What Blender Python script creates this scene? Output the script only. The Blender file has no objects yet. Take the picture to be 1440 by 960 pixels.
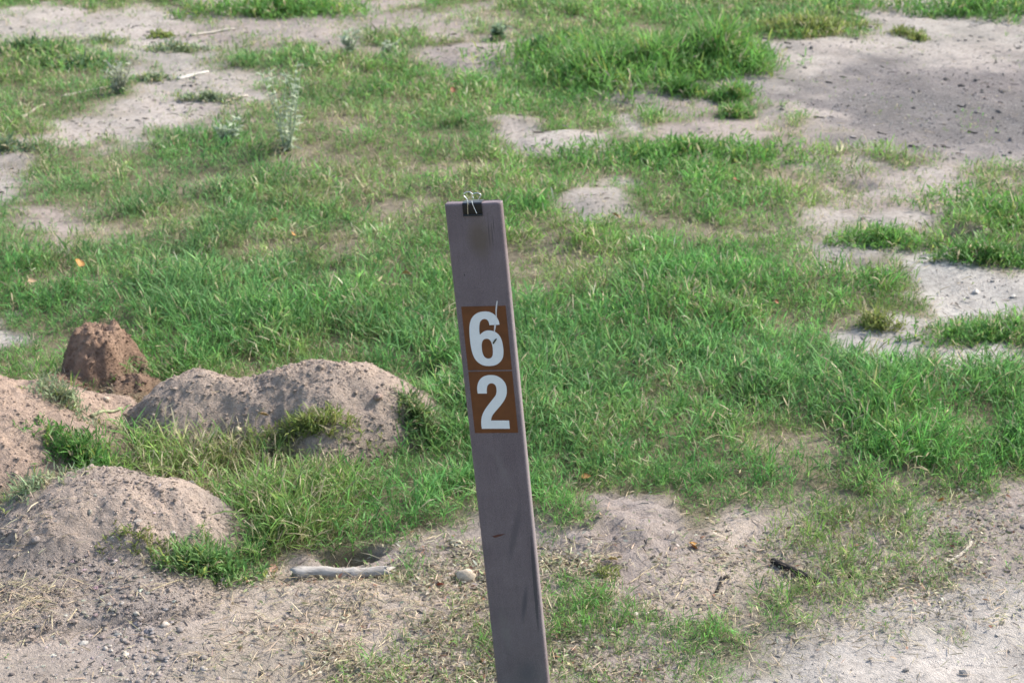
import bpy, bmesh, math
import numpy as np
from mathutils import Matrix, Vector

rng = np.random.default_rng(62)
S = bpy.context.scene
C = S.collection

# ------------------------------------------------------------------ camera
F_PX, CAM_H, PITCH = 2483.0, 1.7, math.radians(22)
cam_d = bpy.data.cameras.new('camera'); cam = bpy.data.objects.new('camera', cam_d); C.objects.link(cam)
cam_d.sensor_width = 36.0; cam_d.lens = F_PX / 1440 * 36.0
cam_d.clip_start = 0.05; cam_d.clip_end = 2000
cam.location = (0, 0, CAM_H); cam.rotation_euler = (math.radians(90) - PITCH, 0, 0)
cam_d.dof.use_dof = True; cam_d.dof.focus_distance = 2.95; cam_d.dof.aperture_fstop = 10.0
S.camera = cam

# ------------------------------------------------------------------ sky, sun, exposure
SUN_EL, SUN_AZ = math.radians(42), math.radians(58)          # azimuth from +Y (away from the camera) towards +X
W = bpy.data.worlds.new('World'); S.world = W; W.use_nodes = True
wn = W.node_tree.nodes; wl = W.node_tree.links
sky = wn.new('ShaderNodeTexSky'); sky.sky_type = 'NISHITA'; sky.sun_disc = False
sky.sun_elevation = SUN_EL; sky.sun_rotation = SUN_AZ
sky.air_density = 1.2; sky.dust_density = 2.5; sky.ozone_density = 1.0
wl.new(sky.outputs[0], wn['Background'].inputs[0]); wn['Background'].inputs[1].default_value = 0.14
sd = bpy.data.lights.new('sun', 'SUN'); so = bpy.data.objects.new('sun', sd); C.objects.link(so)
sd.energy = 2.9; sd.angle = math.radians(5.0); sd.color = (1.0, 0.945, 0.865)
sv = Vector((math.sin(SUN_AZ) * math.cos(SUN_EL), math.cos(SUN_AZ) * math.cos(SUN_EL), math.sin(SUN_EL)))
so.rotation_euler = sv.to_track_quat('Z', 'Y').to_euler(); so.location = sv * 30
S.view_settings.view_transform = 'Standard'; S.view_settings.look = 'None'
S.view_settings.exposure = 1.2; S.view_settings.gamma = 1.0
S.cycles.max_bounces = 6; S.cycles.diffuse_bounces = 3; S.cycles.transmission_bounces = 4

# ------------------------------------------------------------------ helpers: noise, meshes, materials
def _hash(ix, iy, seed):
    h = (ix.astype(np.int64) * 374761393 + iy.astype(np.int64) * 668265263 + seed * 1442695041) & 0xFFFFFFFF
    h = ((h ^ (h >> 13)) * 1274126177) & 0xFFFFFFFF
    return ((h ^ (h >> 16)) & 0xFFFFFF) / float(0xFFFFFF)

def vnoise(x, y, seed=0):                                     # smooth value noise, -1..1
    ix = np.floor(x); iy = np.floor(y); fx = x - ix; fy = y - iy
    fx = fx * fx * fx * (fx * (fx * 6 - 15) + 10); fy = fy * fy * fy * (fy * (fy * 6 - 15) + 10)
    a = _hash(ix, iy, seed); b = _hash(ix + 1, iy, seed); c = _hash(ix, iy + 1, seed); d = _hash(ix + 1, iy + 1, seed)
    return (a + (b - a) * fx + (c - a) * fy + (a - b - c + d) * fx * fy) * 2 - 1

def fbm(x, y, scale, octv=4, seed=0, gain=0.5):
    v = 0; a = 1; t = 0; f = 1.0 / scale
    for k in range(octv):
        v = v + a * vnoise(x * f + 17.3 * k, y * f - 9.1 * k, seed + k); t += a; a *= gain; f *= 2.03
    return v / t

def smooth(a, b, x):
    t = np.clip((x - a) / (b - a), 0, 1); return t * t * (3 - 2 * t)

def mesh_np(name, V, T, mat, parent=None, col=None, smooth_shade=False, quads=None):
    me = bpy.data.meshes.new(name)
    V = np.asarray(V, np.float32); me.vertices.add(len(V)); me.vertices.foreach_set('co', V.ravel())
    F = np.asarray(quads if quads is not None else T, np.int32); k = F.shape[1]
    me.loops.add(F.size); me.loops.foreach_set('vertex_index', F.ravel())
    me.polygons.add(len(F)); me.polygons.foreach_set('loop_start', np.arange(0, F.size, k, dtype=np.int32))
    me.polygons.foreach_set('use_smooth', np.full(len(F), smooth_shade, dtype=bool))
    me.update(calc_edges=True)
    if col is not None:
        at = me.attributes.new('tint', 'FLOAT_COLOR', 'POINT')
        c4 = np.ones((len(V), 4), np.float32); c4[:, :3] = col; at.data.foreach_set('color', c4.ravel())
    me.materials.append(mat)
    o = bpy.data.objects.new(name, me); C.objects.link(o)
    if parent: o.parent = parent
    return o

def tag(o, label=None, cat=None, group=None, kind=None):
    if label: o['label'] = label
    if cat: o['category'] = cat
    if group: o['group'] = group
    if kind: o['kind'] = kind
    return o

def empty(name, M):
    o = bpy.data.objects.new(name, None); C.objects.link(o); o.matrix_world = M; o.empty_display_size = 0.05; return o

def new_mat(name):
    m = bpy.data.materials.new(name); m.use_nodes = True
    return m, m.node_tree.nodes, m.node_tree.links, m.node_tree.nodes['Principled BSDF']

def noise_node(n, l, scale, detail=4, rough=0.6, coord=None):
    t = n.new('ShaderNodeTexNoise'); t.inputs['Scale'].default_value = scale
    t.inputs['Detail'].default_value = detail; t.inputs['Roughness'].default_value = rough
    if coord: l.new(coord, t.inputs['Vector'])
    return t

def ramp(n, l, src, stops):
    r = n.new('ShaderNodeValToRGB'); e = r.color_ramp.elements
    e[0].position, e[0].color = stops[0][0], (*stops[0][1], 1); e[1].position, e[1].color = stops[-1][0], (*stops[-1][1], 1)
    for p, c in stops[1:-1]:
        k = e.new(p); k.color = (*c, 1)
    l.new(src, r.inputs[0]); return r

def mixc(n, l, fac, a, b, blend='MIX'):
    m = n.new('ShaderNodeMix'); m.data_type = 'RGBA'; m.blend_type = blend
    for sock, v in ((m.inputs[0], fac), (m.inputs[6], a), (m.inputs[7], b)):
        if hasattr(v, 'is_output'): l.new(v, sock)
        elif isinstance(v, (int, float)): sock.default_value = v
        else: sock.default_value = (*v, 1)
    return m.outputs[2]

def tint_mat(name, rough=0.9, noise_scale=60, amount=0.5, bump=0.0, spec=0.2, bump_scale=None):
    m, n, l, b = new_mat(name)
    a = n.new('ShaderNodeAttribute'); a.attribute_name = 'tint'
    tc = n.new('ShaderNodeTexCoord')
    t = noise_node(n, l, noise_scale, 6, 0.65, tc.outputs['Object'])
    g = ramp(n, l, t.outputs[0], [(0.3, (1 - amount,) * 3), (0.5, (1, 1, 1)), (0.72, (1 + amount * 0.7,) * 3)])
    l.new(mixc(n, l, 1.0, a.outputs[0], g.outputs[0], 'MULTIPLY'), b.inputs['Base Color'])
    b.inputs['Roughness'].default_value = rough; b.inputs['Specular IOR Level'].default_value = spec
    if bump:
        t2 = noise_node(n, l, bump_scale or noise_scale * 3, 6, 0.7, tc.outputs['Object'])
        bp = n.new('ShaderNodeBump'); bp.inputs['Strength'].default_value = bump; bp.inputs['Distance'].default_value = 0.01
        l.new(t2.outputs[0], bp.inputs['Height']); l.new(bp.outputs[0], b.inputs['Normal'])
    return m

def leaf_mat(name, trans=0.35, rough=0.55):
    m, n, l, b = new_mat(name)
    a = n.new('ShaderNodeAttribute'); a.attribute_name = 'tint'
    tc = n.new('ShaderNodeTexCoord'); t = noise_node(n, l, 90, 3, 0.6, tc.outputs['Object'])
    g = ramp(n, l, t.outputs[0], [(0.3, (0.8,) * 3), (0.7, (1.2,) * 3)])
    c = mixc(n, l, 1.0, a.outputs[0], g.outputs[0], 'MULTIPLY')
    l.new(c, b.inputs['Base Color']); b.inputs['Roughness'].default_value = rough; b.inputs['Specular IOR Level'].default_value = 0.3
    tr = n.new('ShaderNodeBsdfTranslucent'); l.new(c, tr.inputs[0])
    mx = n.new('ShaderNodeMixShader'); mx.inputs[0].default_value = trans
    l.new(b.outputs[0], mx.inputs[1]); l.new(tr.outputs[0], mx.inputs[2])
    l.new(mx.outputs[0], n['Material Output'].inputs['Surface'])
    return m

MAT_SOIL = tint_mat('soil', 0.95, 70, 0.32, 0.9, 0.1, 170)
MAT_MOUND = tint_mat('loose_soil', 0.95, 90, 0.34, 1.0, 0.1, 190)
MAT_STONE = tint_mat('stone', 0.85, 160, 0.4, 0.3, 0.3)
MAT_WOOD = tint_mat('weathered_wood', 0.85, 70, 0.35, 0.5, 0.2)
MAT_GRASS = leaf_mat('grass_blade', 0.5)
MAT_STRAW = leaf_mat('straw', 0.2, 0.7)
MAT_LEAF = leaf_mat('fallen_leaf', 0.25, 0.6)
MAT_WEED = leaf_mat('weed_leaf', 0.5, 0.7)

# ------------------------------------------------------------------ where things stand on the ground
sp, cp = math.sin(PITCH), math.cos(PITCH)
def ray(px, py):
    a = (np.asarray(px, float) - 720) / F_PX; b = (480 - np.asarray(py, float)) / F_PX
    return a, cp + b * sp, -sp + b * cp
def G0(px, py):                                               # a spot on the level ground
    dx, dy, dz = ray(px, py); t = -CAM_H / dz; return dx * t, dy * t

def bump(x, y, cx, cy, rx, ry, h, rot=0.0, power=2.0, flare=1.7):
    c, s = math.cos(rot), math.sin(rot)
    u = ((x - cx) * c + (y - cy) * s) / rx; v = (-(x - cx) * s + (y - cy) * c) / ry
    d = np.sqrt(u * u + v * v); ang = np.arctan2(v, u)
    d = d * (1 + 0.10 * np.sin(3 * ang + cx * 9) + 0.07 * np.sin(5 * ang + cy * 7))
    return h * np.clip(1 - d ** power, 0, 1) ** flare

MOUNDS = {                                                    # spots in plan: (x,y of base centre) rx ry h rot
    'back': [(470, 600, .255, .20, .150, 0), (375, 603, .20, .16, .105, 0), (285, 600, .185, .16, .125, 0), (550, 600, .13, .15, .098, 0)],
    'scarp': [(150, 532, .085, .075, .122, -.25), (184, 536, .065, .08, .104, 0), (124, 541, .065, .065, .102, 0), (190, 560, .11, .11, .050, 0), (90, 560, .1, .08, .05, 0)],
    'left': [(10, 642, .28, .22, .150, 0), (-80, 630, .3, .25, .16, 0), (95, 615, .18, .14, .080, 0), (155, 598, .16, .11, .055, 0)],
    'front': [(150, 755, .26, .23, .114, 0), (245, 752, .17, .16, .085, 0), (70, 775, .20, .19, .075, 0), (125, 812, .30, .26, .034, 0)],
}
def mound_h(key, x, y):
    h = np.zeros_like(x)
    hs = []
    for (px, py, rx, ry, hh, r) in MOUNDS[key]:
        cx, cy = G0(px, py); hs.append(bump(x, y, float(cx), float(cy), rx * 1.14, ry * 1.14, hh, r, *((3.2, 1.1) if key == 'scarp' and hh > .09 else ())))
    if key == 'scarp':                                        # one broken block with a scooped face on its near right side
        cx, cy = (float(q) for q in G0(152, 536)); u = x - cx; v = y - cy
        w = .018 * fbm(x, y, .05, 3, 291)
        d = np.abs((u + w) / .112) ** 2.6 + np.abs((v - w) / .095) ** 2.6
        blk = (.126 - .34 * np.clip(u, -.03, .2) + .12 * np.clip(v, -.1, .05)) * np.clip(1 - d, 0, 1) ** .75
        blk = blk - .085 * np.exp(-(((u - .060) / .028) ** 2 + ((v + .020) / .055) ** 2)) * (d < 1.1)
        hs[:4] = [np.clip(blk, 0, 1), hs[3] * .9]
    k = 3.0
    h = np.power(sum(np.power(np.maximum(q, 0), k) for q in hs), 1 / k)
    return h

def ground_base(x, y):
    h = 0.022 * fbm(x, y, 0.9, 2, 5) + 0.008 * fbm(x, y, 0.22, 2, 9)
    for (px, py, rx, ry, hh) in [(484, 779, .06, .040, -.075), (510, 776, .05, .040, -.065), (612, 528, .10, .09, -.06), (222, 580, .06, .09, -.05),
                                 (870, 730, .2, .18, .03), (835, 282, .16, .2, .025), (785, 197, .24, .16, .025), (715, 172, .2, .14, .02),
                                 (670, 78, .26, .25, .035), (1330, 420, .3, .3, -.02), (480, 835, .25, .08, .012), (1200, 255, .1, .08, -.04),
                                 (905, 130, .2, .2, .025), (1360, 330, .1, .1, .05)]:
        cx, cy = G0(px, py); h = h + bump(x, y, float(cx), float(cy), rx, ry, hh)
    return h

# --- what grows where: each entry is an outline on the ground, grass density, grass height, dryness, soil colour, edge softness
DUST = (.345, .31, .275); PINK = (.385, .322, .265); GREY = (.31, .265, .235); BROWN = (.19, .125, .09)
GRAV = (.168, .153, .146); DARK = (.15, .125, .105); UNDER = (.175, .155, .10); PALE = (.42, .39, .355)
THATCH = (.24, .205, .15)
def oval(cx, cy, rx, ry): return [(cx + rx * math.cos(k * .6283), cy + ry * math.sin(k * .6283)) for k in range(10)]
LAYERS = [
 # greener and taller stands
 ([(-150, 330), (200, 400), (620, 310), (620, 520), (450, 500), (240, 530), (100, 460), (-150, 540)], 1.15, .075, .12, UNDER, .12),
 ([(230, 380), (600, 350), (640, 520), (430, 505), (230, 525)], 1.35, .095, .06, UNDER, .1),
 ([(590, 500), (740, 420), (900, 430), (1150, 490), (1440, 520), (1650, 540), (1650, 690), (1400, 690), (1200, 670), (1000, 710), (870, 670), (760, 700), (600, 640)], 1.35, .095, .08, UNDER, .1),
 ([(730, 430), (1000, 400), (1180, 480), (1300, 560), (1100, 620), (740, 600)], 1.5, .11, .03, UNDER, .1),
 ([(560, 560), (670, 560), (690, 720), (560, 790), (440, 790), (420, 700), (540, 640)], 1.4, .085, .16, UNDER, .06),
 ([(170, 590), (330, 560), (470, 620), (470, 760), (360, 790), (300, 740), (250, 680), (160, 650)], 1.1, .095, .85, UNDER, .06),
 ([(300, 690), (420, 650), (480, 720), (440, 790), (320, 770)], 1.4, .11, .65, UNDER, .05),
 ([(80, 620), (170, 605), (230, 640), (130, 660), (80, 650)], 1.3, .07, .05, UNDER, .04),
 ([(220, 770), (300, 740), (370, 770), (330, 815), (250, 810)], 1.1, .06, .05, UNDER, .04),
 # mid distance, shorter and drier
 ([(60, 240), (330, 190), (620, 250), (620, 330), (420, 370), (200, 380), (60, 330)], 1.15, .06, .28, UNDER, .25),
 ([(400, 180), (640, 220), (620, 290), (450, 280)], .95, .055, .42, UNDER, .2),
 ([(360, 60), (600, 60), (640, 180), (420, 200), (330, 140)], 1.0, .065, .38, UNDER, .25),
 ([(700, 320), (860, 310), (1100, 340), (1100, 380), (860, 420), (720, 410)], .75, .05, .45, UNDER, .15),
 ([(700, 330), (850, 330), (850, 400), (740, 410)], .85, .045, .6, THATCH, .1),
 ([(880, 345), (1120, 335), (1100, 385), (900, 390)], 1.2, .07, .15, UNDER, .1),
 ([(850, 380), (1010, 370), (1290, 390), (1290, 430), (1160, 470), (900, 430)], 1.25, .075, .12, UNDER, .1),
 ([(1060, 180), (1250, 215), (1440, 225), (1440, 300), (1140, 340), (1040, 300)], .45, .04, .65, GREY, .2),
 ([(720, 215), (1000, 205), (1150, 250), (1100, 310), (900, 300), (760, 260)], 1.0, .06, .22, UNDER, .15),
 ([(0, 70), (180, 70), (190, 130), (60, 170), (-100, 210), (-100, 80)], .8, .06, .35, UNDER, .2),
 # thin foreground
 ([(1040, 720), (1340, 700), (1370, 790), (1290, 860), (1120, 880), (1050, 800)], 1.2, .055, .6, GREY, .08),
 ([(1300, 690), (1600, 680), (1600, 800), (1340, 820)], .22, .03, .7, GREY, .1),
 ([(545, 820), (700, 790), (700, 1000), (500, 1000), (480, 900)], .6, .036, .62, GREY, .07),
 ([(750, 790), (880, 810), (1000, 900), (1040, 1000), (740, 1000)], 1.3, .045, .35, GREY, .06),
 ([(600, 740), (700, 720), (820, 750), (830, 800), (700, 820), (590, 810)], .35, .03, .6, GREY, .06),
 # worn thatchy spots in the turf
 (oval(430, 218, 52, 15), .66, .04, .8, THATCH, .08),
 (oval(500, 172, 48, 9), .66, .04, .8, THATCH, .08),
 (oval(300, 255, 40, 9), .66, .04, .8, THATCH, .08),
 (oval(175, 335, 50, 10), .66, .04, .8, THATCH, .08),
 (oval(430, 345, 55, 8), .66, .04, .8, THATCH, .08),
 (oval(560, 300, 40, 7), .66, .04, .8, THATCH, .08),
 (oval(250, 300, 38, 8), .66, .04, .8, THATCH, .08),
 (oval(115, 400, 45, 11), .66, .04, .8, THATCH, .08),
 (oval(1000, 322, 55, 10), .66, .04, .8, THATCH, .08),
 (oval(1130, 252, 45, 10), .66, .04, .8, THATCH, .08),
 (oval(610, 238, 32, 8), .66, .04, .8, THATCH, .08),
 (oval(500, 75, 60, 12), .66, .04, .8, THATCH, .08),
 (oval(690, 240, 30, 7), .66, .04, .8, THATCH, .08),
 (oval(60, 395, 25, 8), .66, .04, .8, THATCH, .08),
 (oval(1190, 455, 30, 8), .66, .04, .8, THATCH, .08),
 (oval(1300, 610, 40, 10), .66, .04, .8, THATCH, .08),
 (oval(1120, 640, 50, 9), .66, .04, .8, THATCH, .08),
 (oval(930, 560, 25, 6), .66, .04, .8, THATCH, .08),
 (oval(1118, 816, 48, 16), .25, .03, .7, GREY, .03),
 # bare soil
 ([(-150, 25), (100, 5), (280, 20), (345, 50), (300, 72), (262, 85), (350, 102), (385, 125), (330, 152), (250, 172), (180, 192), (110, 192), (30, 186), (60, 165), (150, 150), (195, 125), (190, 100), (165, 68), (90, 52), (0, 62), (-150, 70)], .06, .03, .6, DUST, .12),
 ([(-80, 205), (55, 213), (30, 235), (15, 262), (-80, 285)], .05, .03, .6, DUST, .06),
 ([(25, 290), (90, 283), (130, 293), (92, 345), (50, 342), (40, 310)], .22, .03, .7, GREY, .07),
 ([(-60, 438), (10, 440), (38, 460), (-60, 478)], .05, .03, .5, PALE, .03),
 ([(270, -25), (560, -25), (590, 30), (480, 60), (360, 50), (290, 40)], .12, .03, .7, GREY, .15),
 ([(560, 20), (700, 5), (680, 50), (600, 60)], .2, .04, .7, GREY, .15),
 ([(590, 66), (680, 60), (742, 58), (735, 80), (690, 93), (630, 93)], .05, .04, .6, GREY, .1),
 ([(672, 162), (730, 161), (768, 178), (740, 189), (700, 182)], .05, .03, .6, DUST, .05),
 ([(722, 195), (780, 187), (850, 187), (855, 199), (800, 207), (735, 206)], .03, .03, .6, DUST, .05),
 ([(855, 130), (900, 111), (945, 107), (955, 122), (1010, 140), (965, 152), (900, 150)], .12, .03, .6, GREY, .07),
 ([(850, 160), (905, 156), (910, 176), (870, 180)], .12, .03, .6, DUST, .05),
 ([(930, 175), (1090, 172), (1100, 185), (1000, 190), (930, 186)], .12, .03, .7, GREY, .06),
 ([(792, 261), (858, 257), (892, 268), (870, 291), (830, 300), (788, 308)], .06, .03, .6, DUST, .06),
 ([(1005, 100), (1050, 60), (1150, 50), (1210, 45), (1230, 10), (1290, -30), (1500, -40), (1700, 30), (1700, 235), (1440, 218), (1300, 208), (1200, 182), (1110, 165), (1070, 140)], .0, .02, .6, DUST, .12),
 ([(1090, 110), (1240, 85), (1440, 95), (1700, 100), (1700, 230), (1440, 214), (1300, 204), (1200, 178), (1110, 150)], .0, .02, .6, GRAV, .26),
 ([(1225, 222), (1350, 232), (1370, 248), (1260, 250)], .12, .02, .7, DUST, .1),
 ([(1140, 292), (1240, 288), (1330, 283), (1330, 298), (1260, 306), (1150, 307)], .06, .02, .7, DUST, .07),
 ([(1130, 350), (1200, 342), (1250, 355), (1230, 372), (1150, 375)], .12, .02, .7, DUST, .08),
 ([(1268, 353), (1335, 350), (1372, 384), (1560, 382), (1560, 440), (1372, 432), (1330, 428), (1290, 440), (1272, 502), (1178, 498), (1162, 462), (1240, 428), (1300, 428), (1284, 395)], .02, .02, .6, PALE, .05),
 ([(1315, 495), (1380, 484), (1560, 493), (1560, 514), (1340, 508)], .06, .02, .6, PALE, .05),
 ([(808, 690), (868, 680), (930, 700), (985, 728), (1060, 730), (1090, 760), (1055, 790), (1050, 850), (1020, 880), (920, 850), (850, 790), (830, 740)], .04, .02, .7, GREY, .04),
 ([(1000, 730), (1080, 735), (1060, 790), (1000, 860), (930, 830), (960, 770)], .07, .02, .7, PINK, .05),
 ([(1010, 935), (1130, 900), (1220, 885), (1300, 855), (1440, 825), (1700, 810), (1700, 1150), (1000, 1150)], .015, .02, .7, (.405, .37, .335), .06),
 ([(-250, 780), (0, 770), (100, 800), (230, 808), (330, 825), (400, 800), (560, 795), (590, 830), (560, 860), (500, 900), (450, 960), (430, 1150), (-250, 1150)], .02, .02, .8, PINK, .05),
 ([(405, 775), (560, 775), (555, 800), (420, 805)], .04, .03, .8, GREY, .03),
 ([(100, 790), (230, 800), (250, 860), (230, 960), (250, 1100), (120, 1100), (60, 960), (130, 900)], .0, .02, .8, GREY, .1),
]
GX0, GX1, GY0, GY1, GD = -4.6, 4.6, 1.4, 11.4, 0.02
gx = np.arange(GX0, GX1 + GD / 2, GD); gy = np.arange(GY0, GY1 + GD / 2, GD)
MX, MY = np.meshgrid(gx, gy)

def poly_sd(poly, x, y):                                      # signed distance, positive inside
    d = np.full(x.shape, 1e9); ins = np.zeros(x.shape, bool)
    n = len(poly)
    for i in range(n):
        ax, ay = poly[i]; bx, by = poly[(i + 1) % n]
        ex, ey = bx - ax, by - ay; wx, wy = x - ax, y - ay
        t = np.clip((wx * ex + wy * ey) / (ex * ex + ey * ey + 1e-12), 0, 1)
        d = np.minimum(d, (wx - ex * t) ** 2 + (wy - ey * t) ** 2)
        cnd = (ay > y) != (by > y)
        xi = ax + (y - ay) * (bx - ax) / (by - ay + 1e-12)
        ins ^= cnd & (x < xi)
    return np.where(ins, np.sqrt(d), -np.sqrt(d))

def build_fields():
    den = np.full(MX.shape, 1.1); hgt = np.full(MX.shape, .06); dry = np.full(MX.shape, .3)
    soil = np.empty(MX.shape + (3,)); soil[:] = UNDER
    wx = MX + .05 * fbm(MX, MY, .25, 3, 21); wy = MY + .09 * fbm(MX, MY, .3, 3, 33)
    fine = fbm(MX, MY, .12, 3, 44)
    for poly, a, b, c, s, soft in LAYERS:
        if a < .2: my = sum(p[1] for p in poly) / len(poly); poly = [(px, py + (12 if my < 520 and py > my else 0)) for px, py in poly]
        pts = [tuple(float(q) for q in G0(px, max(py, -60))) for px, py in poly]
        lo = np.min(pts, axis=0) - .6; hi = np.max(pts, axis=0) + .6
        j0, j1 = np.clip(((lo[0] - GX0) / GD, (hi[0] - GX0) / GD), 0, len(gx)).astype(int)
        i0, i1 = np.clip(((lo[1] - GY0) / GD, (hi[1] - GY0) / GD), 0, len(gy)).astype(int)
        if i1 <= i0 or j1 <= j0: continue
        sl = (slice(i0, i1), slice(j0, j1))
        d = poly_sd(pts, wx[sl], wy[sl]) + fine[sl] * (.03 + soft * 1.1)
        m = smooth(-soft * 1.25, soft * 1.0, d)
        den[sl] += (a - den[sl]) * m; hgt[sl] += (b - hgt[sl]) * m; dry[sl] += (c - dry[sl]) * m
        soil[sl] += (np.array(s) - soil[sl]) * m[..., None]
    patch = fbm(MX, MY, .35, 4, 71)
    tuft = .6 * smooth(.12, .48, fbm(MX, MY, .24, 4, 79, .6)) * (MY > 3.7) * (1 - np.exp(-(((MX - 2.0) / 1.1) ** 2 + ((MY - 7.0) / .9) ** 2)))
    den = np.maximum(den, tuft)
    den = den * (1 + .6 * patch) * np.clip(1.1 + .9 * fbm(MX, MY, .13, 3, 73), .5, 1.6); den = np.clip(den, 0, 2); hgt = hgt * np.clip(1 + .8 * fbm(MX, MY, .22, 4, 77, .6), .5, 1.7); dry = np.clip(dry - .05 + .5 * fbm(MX, MY, .26, 4, 88, .6), 0, 1)
    return den, hgt, dry, soil
DEN, HGT, DRY, SOIL = build_fields()

def samp(A, x, y):
    u = np.clip((x - GX0) / GD, 0, len(gx) - 1.001); v = np.clip((y - GY0) / GD, 0, len(gy) - 1.001)
    i = v.astype(int); j = u.astype(int); fu = u - j; fv = v - i
    if A.ndim == 3: fu = fu[..., None]; fv = fv[..., None]
    return (A[i, j] * (1 - fu) + A[i, j + 1] * fu) * (1 - fv) + (A[i + 1, j] * (1 - fu) + A[i + 1, j + 1] * fu) * fv

def rough(x, y):                                              # crumbly relief where the soil is bare
    bare = 1 - np.clip(samp(DEN, x, y), 0, 1)
    far = smooth(4.2, 6, y); r = bare * (far * (1 - np.exp(-(((x - 2.0) / 1.2) ** 2 + ((y - 7.2) / 1.2) ** 2))) * .014 * fbm(x, y, .24, 4, 121, .62) + 0.010 * fbm(x, y, .08, 5, 101, .62) + .003 * np.abs(fbm(x, y, .025, 2, 131)))
    cx, cy = G0(890, 735); mud = np.exp(-(((x - cx) / .15) ** 2 + ((y - cy) / .2) ** 2) ** 2)
    return r + mud * (.015 * fbm(x, y, .045, 4, 151) - .026 * np.clip(fbm(x, y, .024, 2, 171) + .05, 0, 1))
def ground_h(x, y):
    x = np.asarray(x, float); y = np.asarray(y, float)
    fade = np.exp(-np.maximum(0, np.hypot(x, y - 5) - 9) / 6)
    return ground_base(x, y) + rough(x, y) * fade
def mound_surf(key, x, y):
    m = mound_h(key, x, y)
    k = .25 * smooth(0, .02, m) + .75 * smooth(.01, .075, m)
    d = .014 * fbm(x, y, .10, 4, 201, .6) + .0085 * fbm(x, y, .030, 4, 231, .68) + .004 * np.abs(fbm(x, y, .013, 2, 251))
    if key == 'scarp':                                        # steep eroded face with flutes and broken lumps
        d = d * 1.5 + .016 * fbm(x, y, .045, 3, 281, .65) - .020 * np.abs(fbm(x, y, .035, 3, 271, .65)) + .010 * fbm(x + .4 * y, y, .018, 3, 276, .7) + .012 * np.round(fbm(x, y, .04, 2, 278) * 3) / 3
    return m + k * d + ground_base(x, y)
def mound_any(x, y):
    return np.maximum.reduce([mound_h(k, x, y) for k in MOUNDS])
def surf(x, y):
    x = np.asarray(x, float); y = np.asarray(y, float)
    g = ground_h(x, y)
    for k in MOUNDS:
        m = mound_h(k, x, y); g = np.where(m > .012, np.maximum(g, mound_surf(k, x, y)), g)
    return g
def G(px, py):                                                # a spot on the real surface, mounds included
    dx, dy, dz = ray(px, py)
    t = np.linspace(2.0, 12.0, 1500); x = dx * t; y = dy * t; z = CAM_H + dz * t
    below = np.nonzero(z < surf(x, y))[0]
    i = below[0] if len(below) else np.argmin(np.abs(z))
    return float(x[i]), float(y[i]), float(surf(x[i:i + 1], y[i:i + 1])[0])
def ppm(y): return F_PX / (y * cp + CAM_H * sp)               # how many photo pixels a metre spans there

# ------------------------------------------------------------------ ground: one sheet to the horizon
def axis(a, b, d, far):
    core = np.arange(a, b + d / 2, d); out = []; s = d; v = b
    while v < far: s *= 1.35; v += s; out.append(v)
    inn = []; s = d; v = a
    while v > -far: s *= 1.35; v -= s; inn.append(v)
    return np.array(inn[::-1] + list(core) + out)
def build_ground():
    xs = axis(-3.1, 3.1, .018, 600)
    ycore = [2.3]
    while ycore[-1] < 10: ycore.append(ycore[-1] + .009 * (1 + (ycore[-1] - 2.3) * .42))
    b = np.array(ycore); a = axis(-1, 1, 1, 1)
    far = []; s = .05; v = b[-1]
    while v < 600: s *= 1.35; v += s; far.append(v)
    near = []; s = .01; v = b[0]
    while v > -600: s *= 1.35; v -= s; near.append(v)
    ys = np.array(near[::-1] + list(b) + far)
    X, Y = np.meshgrid(xs, ys); Z = ground_h(X, Y)
    V = np.stack([X, Y, Z], -1).reshape(-1, 3)
    nx = len(xs); i = np.arange(len(ys) - 1)[:, None] * nx + np.arange(nx - 1)[None]
    Q = np.stack([i, i + 1, i + nx + 1, i + nx], -1).reshape(-1, 4)
    col = samp(SOIL, X, Y).reshape(-1, 3)
    v = fbm(X, Y, .16, 4, 301).reshape(-1, 1); v2 = fbm(X, Y, .5, 3, 311).reshape(-1, 1)
    col = col * (1 + .26 * v + .16 * v2); col[:, 0] *= 1 + .04 * v2[:, 0]
    return tag(mesh_np('ground', V, None, MAT_SOIL, col=col, smooth_shade=True, quads=Q), 'bare dusty soil ground with grassy patches', None, kind='structure')
build_ground()

# ------------------------------------------------------------------ little lumps (clods, pebbles) as joined meshes or single stones
def ico(sub):
    bm = bmesh.new(); bmesh.ops.create_icosphere(bm, subdivisions=sub, radius=1)
    V = np.array([v.co[:] for v in bm.verts]); F = np.array([[v.index for v in f.verts] for f in bm.faces]); bm.free(); return V, F
ICO1 = ico(1); ICO2 = ico(2); ICO3 = ico(3)
def lumps(P, r, col, squash=.6, jit=.34):
    V0, F0 = ICO1; n = len(P)
    sc = r[:, None] * (1 + .35 * rng.uniform(-1, 1, (n, 3))); sc[:, 2] *= squash
    V = V0[None] * (1 + jit * rng.uniform(-1, 1, (n, len(V0), 1))) * sc[:, None, :]
    a = rng.uniform(0, 6.28, n); c, s = np.cos(a)[:, None], np.sin(a)[:, None]
    V = np.stack([V[..., 0] * c - V[..., 1] * s, V[..., 0] * s + V[..., 1] * c, V[..., 2]], -1) + P[:, None, :]
    F = F0[None] + (np.arange(n) * len(V0))[:, None, None]
    cc = np.repeat(col, len(V0), 0)
    return V.reshape(-1, 3), F.reshape(-1, 3), cc
def tone(base, n, v=.2, hue=.05):
    c = np.array(base)[None] * (1 + v * rng.standard_normal((n, 1))) * (1 + hue * rng.standard_normal((n, 3)))
    return np.clip(c, .01, .8)

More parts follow.
